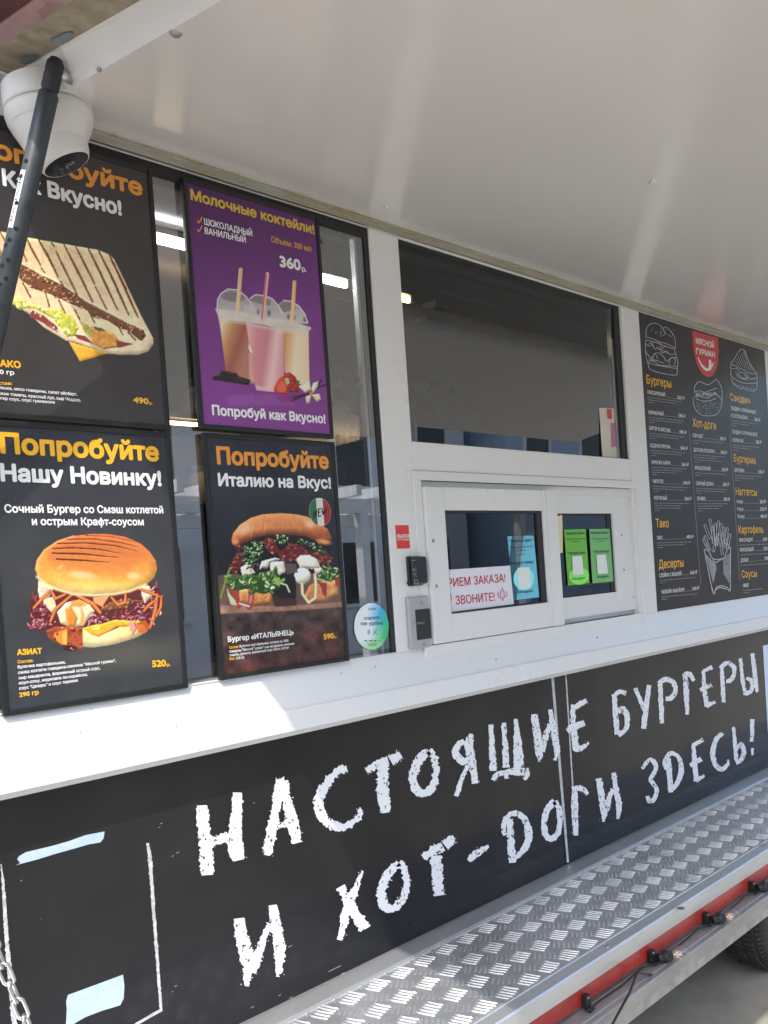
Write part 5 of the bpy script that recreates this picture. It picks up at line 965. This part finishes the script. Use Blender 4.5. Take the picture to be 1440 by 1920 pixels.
leaflet('bright green leaflet with a white patch, left of the paler green one', z3([(953, 212), (1113, 208), (1143, 612), (985, 632)]), .0115, (110, 186, 70), f3, [('Понравился Сервис?', (968, 248), (1107, 245), 4.6), ('Можно Оставить Чаевые', (970, 288), (1110, 284), 2.6), ('по QR-коду', (1012, 306), (1068, 304), 2.4), ('Александра Соседина', (985, 396), (1108, 392), 4.4), ('Благодарим!', (1015, 590), (1105, 582), 4.2)], [(1010, 412), (1085, 408), (1097, 545), (1020, 555)], (1062, 560, 76, 66))
leaflet('paler green leaflet with a white patch, nearest the right edge of the fixed window', z3([(1142, 208), (1292, 206), (1322, 600), (1168, 614)]), .0115, (118, 184, 112), f3, [('Понравился Сервис?', (1153, 245), (1285, 242), 4.6), ('Можно Оставить Чаевые', (1160, 286), (1288, 282), 2.4), ('по QR-коду', (1200, 302), (1250, 300), 2.2), ('Григорий Иванов', (1175, 386), (1288, 382), 4.2), ('Благодарим!', (1200, 574), (1285, 568), 4.2)], [(1192, 402), (1264, 398), (1280, 540), (1204, 546)])
t = paper('payment_notice', 'cream torn paper notice at the left edge of the fixed window', 'notice', z3([(850, 98), (938, 102), (945, 385), (866, 392)]), .0120, pmat('cream_paper', (226, 212, 170), .6), wav=.004)
mb = MB(); text(mb, 'сбп', f3(862, 180), f3(893, 180), 5, .0112, .06); text(mb, 'Сканируй', f3(872, 322), f3(908, 322), 2.4, .0112, .03, n=5); text(mb, 'оплачивай', f3(874, 338), f3(908, 338), 2.4, .0112, .03, n=5); mb.build('lettering', INK_K, t)
t = paper('corner_card', 'small cream and pink printed card in the lower right corner of the upper window', 'card', zc(680, 420, 2.571, [(1140, 886), (1232, 890), (1246, 1130), (1156, 1122)]), .0185, pmat('cream_card', (206, 200, 184), .4))
mb = MB(); pquad(mb, zc(680, 420, 2.571, [(1196, 960), (1226, 955), (1232, 1070), (1200, 1076)]), .0180); mb.build('pink_panel', pmat('pink_print', (176, 112, 140)), t)
mb = MB(); pquad(mb, zc(680, 420, 2.571, [(1176, 892), (1200, 893), (1202, 940), (1180, 938)]), .0180); mb.build('red_tab', INK_R, t)
# blue masking tape on the black wrap, and a sheet at the far right
TAPE = mat('light_blue_tape', (.42, .54, .64), .42, var=.4, vscale=30, bump=.5, bscale=22, col2=(.52, .62, .70))
def tape(label, pts, Y):
    q = [atY(*p, Y) for p in pts]; c = sum(q) / len(q)
    mb = MB(); mb.add([tuple(p) for p in q], [tuple(range(len(q)))]); o = mb.build('masking_tape', TAPE); tag(o, label, 'tape', 'strips of blue tape'); return o
z7 = lambda P: zc(0, 1460, 3.1304, P)
tape('long thin strip of pale blue tape on the black panel, under the white counter', z7([(92, 508), (118, 496), (101, 472), (112, 455), (150, 432), (300, 396), (400, 368), (500, 332), (614, 310), (608, 350), (590, 374), (520, 386), (430, 412), (330, 440), (220, 474)]), -.0016)
tape('wide square patch of pale blue tape on the black panel, beside the steel chain', z7([(398, 1270), (560, 1210), (722, 1150), (730, 1215), (726, 1290), (706, 1330), (600, 1362), (500, 1400), (430, 1442), (386, 1465), (392, 1350), (388, 1310)]), -.0016)
t = paper('taped_sheet', 'pale blue white sheet of paper on the black panel at its far right end', 'paper sheet', [(1430.5, 1211), (1470, 1201), (1480, 1360), (1440, 1373)], -.0022, pmat('cool_paper', (206, 220, 236), .5))

# ---------------------------------------------------------------- dome camera under the flap
cc = Vector((.748, -.103, 2.612)); CAMW = mat('camera_white', (.70, .69, .66), .35, var=.05)
ax = Vector((.10, -.02, -1)).normalized()
t = thing('dome_camera', 'white dome security camera with a tilted black lens window, under the flap corner', 'camera', tuple(cc))
MB().lathe(cc, ax, [(0, -.02), (.083, -.02), (.085, .0), (.086, .024), (.083, .027), (0, .027)], 56).build('base_ring', CAMW, t, smooth=False, bevel=.002)
MB().lathe(cc, ax, [(.05, .0272), (.0815, .0273), (.086, .030), (.0865, .036), (.084, .050), (.078, .064), (.071, .078), (.064, .092), (.058, .104), (.052, .112), (.040, .118), (.0, .119)], 64).build('housing', CAMW, t, smooth=True)
lcp = Vector(atY(112, 282, -.115)); vw0 = (Vector(CAMLOC) - lcp).normalized(); e0 = r_ * .46 + d_ * .89; e0 = (e0 - vw0 * e0.dot(vw0)).normalized(); lens_d = (vw0 * .36 + e0 * .933).normalized(); lc = cc + ax * .080
MB().lathe(lc, lens_d, [(.0, -.04), (.056, -.03), (.064, .0), (.062, .02), (.054, .046), (.0495, .0535), (.0475, .054), (.0470, .0515), (0, .0515)], 56).build('eyeball', CAMW, t, smooth=True)
lw_ = MB().lathe(lc + lens_d * .0517, lens_d, [(.0474, 0), (.0474, .0022), (.046, .0028), (0, .0028)], 48).build('lens_window', mat('smoked_lens', (.010, .010, .011), .22, spec=.3), t)
MB().lathe(lc + lens_d * .0546, lens_d, [(.016, 0), (.0165, .0006), (.0, .0008)], 32).build('lens', mat('lens_glass', (.03, .03, .035), .1, coat=.6), lw_)
la = MB(); rows_ = []
for h in (.032, .060):
    rr_ = .0868 if h < .04 else .0805
    u0 = ax.orthogonal().normalized(); q0 = ax.cross(u0); rows_.append([(cc + ax * h + (u0 * math.cos(a) + q0 * math.sin(a)) * rr_) for a in np.linspace(0, 2 * math.pi, 73)])
vw = (Vector(CAMLOC) - cc).normalized(); best = min(range(72), key=lambda k: ((rows_[0][k] - cc).normalized() - (vw + Vector((-.55, .35, 0))).normalized()).length)
ids = [(best + k) % 72 for k in range(-4, 5)]
la.add([rows_[0][k] for k in ids] + [rows_[1][k] for k in ids], [(k, k + 1, 9 + k + 1, 9 + k) for k in range(8)]); la.build('paper_label', mat('label_paper', (.62, .60, .60), .5), t)

def on_housing(px, py):
    for k in range(400):
        q = Vector(atY(px, py, -.26 + k * .0006)); h = (q - cc).dot(ax); r0 = (q - cc - ax * h).length
        if .03 < h < .11 and r0 < np.interp(h, [.036, .05, .064, .078, .092, .104], [.0865, .084, .078, .071, .064, .058]) + .0008: return q
    return Vector(atY(px, py, -.19))
tv, tf = glyphs('ch'); a_, b_ = on_housing(99, 194), on_housing(110, 193); up_ = (on_housing(99, 186) - a_)
xm, xM = tv[:, 0].min(), tv[:, 0].max(); MB().add([a_ + (b_ - a_) * ((x - xm) / (xM - xm)) + up_ * (y / CAPH) + (Vector(CAMLOC) - a_).normalized() * .002 for x, y in tv], tf).build('lettering', INK_K, t)

# ---------------------------------------------------------------- steel chain at the lower left
t = thing('steel_chain', 'galvanised steel chain hanging across the lower left corner', 'chain', (.54, -.2, .70))
ca = Vector(atY(-30, 1728, -.2)); cb = Vector(atY(78, 1985, -.2)); cd = (cb - ca).normalized(); n_l = 9; L_ = (cb - ca).length / (n_l - 1)
side = cd.cross(Vector((0, 1, 0))).normalized(); dep = cd.cross(side).normalized(); CH = mat('zinc_chain', (.62, .62, .60), .3, metal=.9, var=.2, vscale=60)
for k in range(n_l):
    c = ca + cd * (L_ * k); w1 = (side * .8 + dep * .6).normalized() if k % 2 else (side * .55 - dep * .83).normalized(); hl_, hw_ = L_ * .58, .0098
    pts = []
    for a in range(24):
        q = 2 * math.pi * a / 24; ux = math.cos(q); uy = math.sin(q)
        pts.append(c + cd * (math.copysign(hl_ - hw_, ux) * (1 if abs(ux) > .25 else abs(ux) / .25) + hw_ * ux) + w1 * hw_ * uy)
    MB().tube(pts, .0036, 10, True).build('chain_link', CH, t, smooth=True)

# ---------------------------------------------------------------- string of bulbs along the step
t = thing('string_light', 'black cord of clear bulbs clipped along the red strip under the step', 'string light', (2.2, -.5, .40))
SOCK = mat('black_socket', (.012, .012, .012), .45, rvar=.1)
BG = glass_mat('bulb_glass', (.95, .93, .90), .10); BR = mat('bulb_brass', (.55, .42, .2), .35, metal=1); FIL = mat('warm_filament', (.9, .5, .2), .4, emis=(1, .5, .16), estr=.4)
cord = []
for bx in (1.86, 2.195, 2.535, 2.872, 3.21, 3.55, 3.89):
    y0, z0 = -.497, .438
    cl = MB(); cl.box(bx - .012, bx + .008, -.4955, -.480, z0 - .010, z0 + .024); cl.box(bx - .012, bx + .010, -.506, -.4957, z0 - .014, z0 - .006); clo = cl.build('clip', SOCK, t, bevel=.001)
    MB().lathe((bx - .002, -.4957, z0 + .018), (0, -1, 0), [(.0035, 0), (.003, .0015), (0, .002)], 10).build('screw', GALV, clo)
    cord += [(bx - .02, y0 - .004, z0 - .008), (bx + .05, y0 - .002, z0 - .006), (bx + .16, y0 + .003, z0 - .012), (bx + .27, y0 + .002, z0 - .002)]
    if bx < 1.9: continue
    d = Vector((.93, -.34, -.10)).normalized(); b0 = Vector((bx + .018, y0 - .010, z0 + .001))
    sk = MB().lathe(b0 - d * .012, d, [(0, 0), (.010, 0), (.0125, .004), (.0128, .02), (.0165, .024), (.0165, .038), (.013, .043), (.013, .048)], 20).build('socket', SOCK, t, smooth=False)
    MB().tube([b0 + d * .0 + Vector((0, 0, .012)), b0 + d * .004 + Vector((0, -.004, .022)), b0 + d * .012 + Vector((0, -.004, .024)), b0 + d * .018 + Vector((0, 0, .014))], .0022, 6).build('hanging_loop', SOCK, sk)
    bl = MB().lathe(b0 + d * .0365, d, [(.0115, 0), (.013, .006), (.019, .018), (.0225, .030), (.0225, .040), (.019, .050), (.011, .0575), (.0, .0595)], 24).build('bulb', BG, t, smooth=True)
    MB().lathe(b0 + d * .0365, d, [(.006, 0), (.0045, .012), (.002, .02), (0, .021)], 12).build('bulb_stem', BR, bl, smooth=True)
    u0 = d.orthogonal().normalized(); q0 = d.cross(u0); fl = MB()
    for k in range(6):
        a = k * math.pi / 3; fl.tube([b0 + d * .056 + (u0 * math.cos(a) + q0 * math.sin(a)) * .003, b0 + d * .066 + (u0 * math.cos(a) + q0 * math.sin(a)) * .012], .0006, 5)
    fl.build('filament', FIL, bl)
MB().tube(cord, .0024, 8).build('cord', SOCK, t, smooth=True)
dc = [Vector((2.185, -.500, .413)), Vector((2.178, -.508, .400))] + [Vector(atY(*p, -.545)) for p in zc(1060, 1580, 3.789, [(520, 930), (490, 1000), (462, 1060), (430, 1110), (380, 1190), (320, 1290), (250, 1400), (150, 1560)])]
for k, p_ in enumerate(dc[2:]): p_.y = -.54 - .002 * k
MB().tube(dc, .0034, 8).build('power_lead', SOCK, t, smooth=True)

# specks of grime on the white ledge and post
gr_ = MB()
for (x, y) in ((172, 1331), (280, 1325), (339, 1314), (151, 1373), (235, 1381), (331, 1361), (282, 1397), (400, 1290), (640, 1262), (705, 1250), (930, 1236), (1120, 1195)):
    q_ = [atY(x + random.uniform(-1.2, 1.2) + 1.2 * math.cos(k), y + 2.2 * math.sin(k), -.02) for k in (0, 1.3, 2.6, 3.8, 5)]; c_ = sum(q_) / 5
    yz = -.046 * min(1, max(0, (ZL - c_[2]) / .094)) - .0012
    gr_.add([tuple(atY(*[float(v) for v in proj(*[np.array(w__) for w__ in p_])], yz)) for p_ in q_], [(0, 1, 2, 3, 4)])
gr_.build('grime_specks', mat('grime', (.30, .28, .26), .8), truck)

# ---------------------------------------------------------------- inside the truck
LAMP = mat('lamp_tube_lit', (1, 1, 1), .4, emis=(1, .98, .95), estr=9); LAMPY = mat('warm_tube_lit', (1, .9, .6), .4, emis=(1, .86, .36), estr=7)
WSTR = mat('warm_strip_lit', (1, .8, .5), .4, emis=(1, .68, .36), estr=5)
for (x0, x1, m_, lab) in ((.2, 2.08, LAMP, 'white fluorescent tube under the truck ceiling, seen through the poster window'), (2.09, 2.40, LAMPY, 'yellow fluorescent tube under the truck ceiling, beyond the white one')):
    t = thing('lamp_tube', lab, 'lamp', ((x0 + x1) / 2, .5, 2.66))
    MB().tube([(x0 + .01, .5, 2.654), (x1 - .01, .5, 2.654)], .0125, 16).build('tube', m_, t, smooth=True)
    MB().box(x0, x1, .485, .515, 2.669, 2.6875).build('fitting', STEEL, t)
    for xx in (x0, x1 - .012): MB().box(xx, xx + .012, .484, .516, 2.638, 2.6688).build('holder', WHITE2, t)
t = thing('light_strip', 'warm glowing light strip under a shelf at the back of the truck', 'lamp', (1.9, 1.6, 2.30))
MB().tube([(1.0 + .2 * k, 1.58, 2.345 + .006 * math.sin(k)) for k in range(11)], .009, 8).build('glow_tube', WSTR, t, smooth=True)
MB().box(.95, 3.05, 1.55, 1.60, 2.358, 2.372).build('carrier', STEEL, t)
t = thing('back_shelf', 'steel shelf along the back wall of the truck', 'shelf', (1.9, 1.85, 2.2))
for z_ in (2.38, 1.98): MB().box(.8, 3.4, 1.62, 2.055, z_, z_ + .02).build('board', STEEL, t, bevel=.003)
for x_ in (.85, 2.1, 3.35): MB().box(x_, x_ + .03, 2.02, 2.055, 1.5, 2.6).build('bracket', STEEL, t)
t = thing('exhaust_hood', 'slanted steel hood hanging inside behind the window post', 'hood', (2.9, 1.1, 2.25))
MB().prism([(1.0, 2.2), (1.55, 2.2), (1.55, 2.62), (1.3, 2.62), (1.0, 2.3)], 2.55, 3.5).build('canopy', STEEL, t, bevel=.006); MB().box(2.6, 3.45, .985, .999, 2.215, 2.285).build('front_lip', STEEL, t)
R3 = random.Random(12); JM = [mat('jar_' + n, c, .35, var=.2) for n, c in (('cream', (.45, .38, .26)), ('brown', (.20, .11, .06)), ('steel_grey', (.3, .3, .3)), ('yellow', (.5, .33, .06)), ('white', (.6, .6, .58)))]
spots = [(1.0, 2.0), (1.22, 2.0), (1.45, 2.0), (1.7, 2.0), (1.95, 2.0), (2.2, 2.0), (2.45, 2.0), (1.1, 2.4), (1.4, 2.4), (1.8, 2.4), (2.2, 2.4)]
kinds = ['cream tub', 'brown jar', 'grey canister', 'yellow bottle', 'white tub']
for k, (x, z_) in enumerate(spots):
    r_0 = .05 + .03 * R3.random(); h_ = .1 + .09 * R3.random()
    t = thing('storage_jar', '%s on the %s steel shelf inside, number of places along from the left' % (kinds[k % 5], 'lower' if z_ < 2.2 else 'upper'), 'jar', (x, 1.8, z_), 'jars on the steel shelves inside')
    t['label'] = ['small cream tub at the left end of the lower shelf inside', 'brown jar second along the lower shelf inside', 'grey canister third along the lower shelf inside', 'yellow bottle midway along the lower shelf inside', 'white tub just past the middle of the lower shelf inside', 'cream tub near the right end of the lower shelf inside', 'brown jar at the right end of the lower shelf inside', 'grey canister at the left end of the upper shelf inside', 'yellow bottle second along the upper shelf inside', 'white tub third along the upper shelf inside', 'cream tub at the right end of the upper shelf inside'][k]
    MB().lathe((x, 1.8, z_), (0, 0, 1), [(0, 0), (r_0, 0), (r_0, h_ * .8), (r_0 * .7, h_ * .92), (r_0 * .7, h_)], 20).build('body', JM[k % 5], t, smooth=True)
    MB().lathe((x, 1.8, z_ + h_), (0, 0, 1), [(0, 0), (r_0 * .76, 0), (r_0 * .76, .022), (0, .024)], 20).build('lid', JM[(k + 2) % 5], t)
t = thing('blind_rail', 'brown rail with a black bracket inside above the upper service window', 'rail', (2.5, .3, 2.5))
MB().box(1.62, 3.6, .285, .315, 2.512, 2.545).build('rail', mat('brown_rail', (.30, .24, .19), .5, var=.2), t, bevel=.004); MB().box(2.24, 2.40, .27, .33, 2.49, 2.511).build('bracket', RUBBER, t, bevel=.004); MB().box(2.29, 2.35, .265, .335, 2.5455, 2.575).build('bracket_top', RUBBER, t, bevel=.004)
MB().box(1.62, 3.6, .26, .34, 2.60, 2.68).build('blind_roll', DARKIN, t, bevel=.01)
t = thing('work_counter', 'steel work counter running along inside below the windows', 'counter', (2.2, .5, .5))
MB().box(.2, 4.6, .12, .85, 1.335, 1.365).build('worktop', STEEL, t, bevel=.004); MB().box(.25, 4.55, .16, .8, .502, 1.3345).build('cabinet', DARKIN, t)
t = thing('till_screen', 'dark till screen with two green lit icons behind the sliding window', 'till', (2.2, .42, 1.365))
MB().box(2.12, 2.46, .40, .43, 1.50, 1.76).build('screen', mat('dark_screen', (.02, .022, .03), .2), t, bevel=.004); MB().box(2.22, 2.36, .43, .45, 1.3655, 1.55).build('stand', RUBBER, t); MB().box(2.18, 2.40, .36, .50, 1.3655, 1.378).build('foot', RUBBER, t)
for x in (2.245, 2.315): MB().box(x, x + .05, .3965, .3995, 1.60, 1.68).build('green_icon', mat('green_icon_lit', (.03, .2, .07), .4, emis=(.05, .4, .15), estr=.35), t, bevel=.012)
MB().box(2.14, 2.22, .3965, .3995, 1.67, 1.75).build('grey_tile', mat('grey_tile', (.10, .10, .11), .4), t)
t = thing('cardboard_tray', 'crumpled brown cardboard tray on the inside counter under the green leaflets', 'tray', (2.78, .16, 1.366))
MB().add([(2.60, .14, 1.4), (2.70, .13, 1.50), (2.83, .12, 1.515), (2.97, .14, 1.49), (3.0, .2, 1.40), (2.9, .35, 1.367), (2.62, .33, 1.367), (2.78, .25, 1.455), (2.6, .135, 1.367), (3.0, .16, 1.367)], [(0, 1, 7), (1, 2, 7), (2, 3, 7), (3, 4, 7), (4, 5, 7), (5, 6, 7), (6, 0, 7), (0, 8, 9, 3, 2, 1)]).build('shell', mat('cardboard', (.34, .24, .15), .8, var=.2), t)
t = thing('paper_towel_roll', 'pale grey towel roll standing on the inside counter left of the till', 'towel roll', (2.02, .3, 1.365))
MB().lathe((2.02, .3, 1.366), (0, 0, 1), [(0, 0), (.055, 0), (.055, .27), (.018, .27), (.018, .25), (0, .25)], 28).build('roll', mat('grey_paper', (.36, .36, .34), .8), t, smooth=False)

# ---------------------------------------------------------------- across the street (seen in the glass)
WALLB = mat('white_render', (.80, .81, .83), .8, var=.12, vscale=1.2); BLUEW = mat('pale_blue_wall', (.46, .58, .72), .8, var=.12, vscale=1); ROOFB = mat('grey_roof', (.16, .16, .17), .7, var=.3); WIN = mat('dark_window', (.03, .035, .045), .1)
def house(name, label, x0, x1, y, dpt, h, wall, cols, rows_n, roof):
    t = thing(name, label, 'building', ((x0 + x1) / 2, y, 0))
    MB().box(x0, x1, y - dpt, y, GZ, h).build('wall', wall, t)
    MB().prism([(y + .5, h), (y + .5, h + .12), (y - dpt / 2, h + roof), (y - dpt - .5, h + .12), (y - dpt - .5, h)], x0 - .4, x1 + .4).build('roof', ROOFB, t)
    for r in range(rows_n):
        for c in range(cols):
            wx = x0 + (x1 - x0) * (c + .5) / cols; wz = 1.0 + r * 2.7
            o = MB(); o.box(wx - .6, wx - .5, y, y + .06, wz, wz + 1.5); o.box(wx + .5, wx + .6, y, y + .06, wz, wz + 1.5); o.box(wx - .5, wx + .5, y, y + .06, wz + 1.4, wz + 1.5); o.box(wx - .7, wx + .7, y, y + .1, wz - .08, wz); wo = o.build('window', WALLB, t)
            MB().box(wx - .5, wx + .5, y, y + .02, wz, wz + 1.4).build('pane', WIN, wo)
    return t
house('town_house', 'long white rendered house with two rows of windows across the street', -1, 17, -13, 7, 5.6, WALLB, 7, 2, 1.6)
house('shop_house', 'pale blue two storey house across the street beyond the white one', 17.5, 38, -12, 7, 6.2, BLUEW, 8, 2, 1.2)
house('garage_block', 'low pale blue garage block across the street at the far left', -22, -2.5, -12, 6, 3.4, BLUEW, 6, 1, .6)
t = thing('pergola', 'white timber pergola with open beams in front of the white house', 'pergola', (7, -9.5, 0))
for x in (1, 5, 9, 13):
    for y in (-8.2, -10.8): MB().box(x - .08, x + .08, y - .08, y + .08, GZ, 2.6).build('post', WALLB, t)
for y in (-8.2, -10.8): MB().box(.4, 13.6, y - .07, y + .07, 2.6, 2.82).build('main_beam', WALLB, t)
for k in range(22): MB().box(.7 + k * .6, .8 + k * .6, -11.3, -7.7, 2.8205, 2.98).build('rafter', WALLB, t)
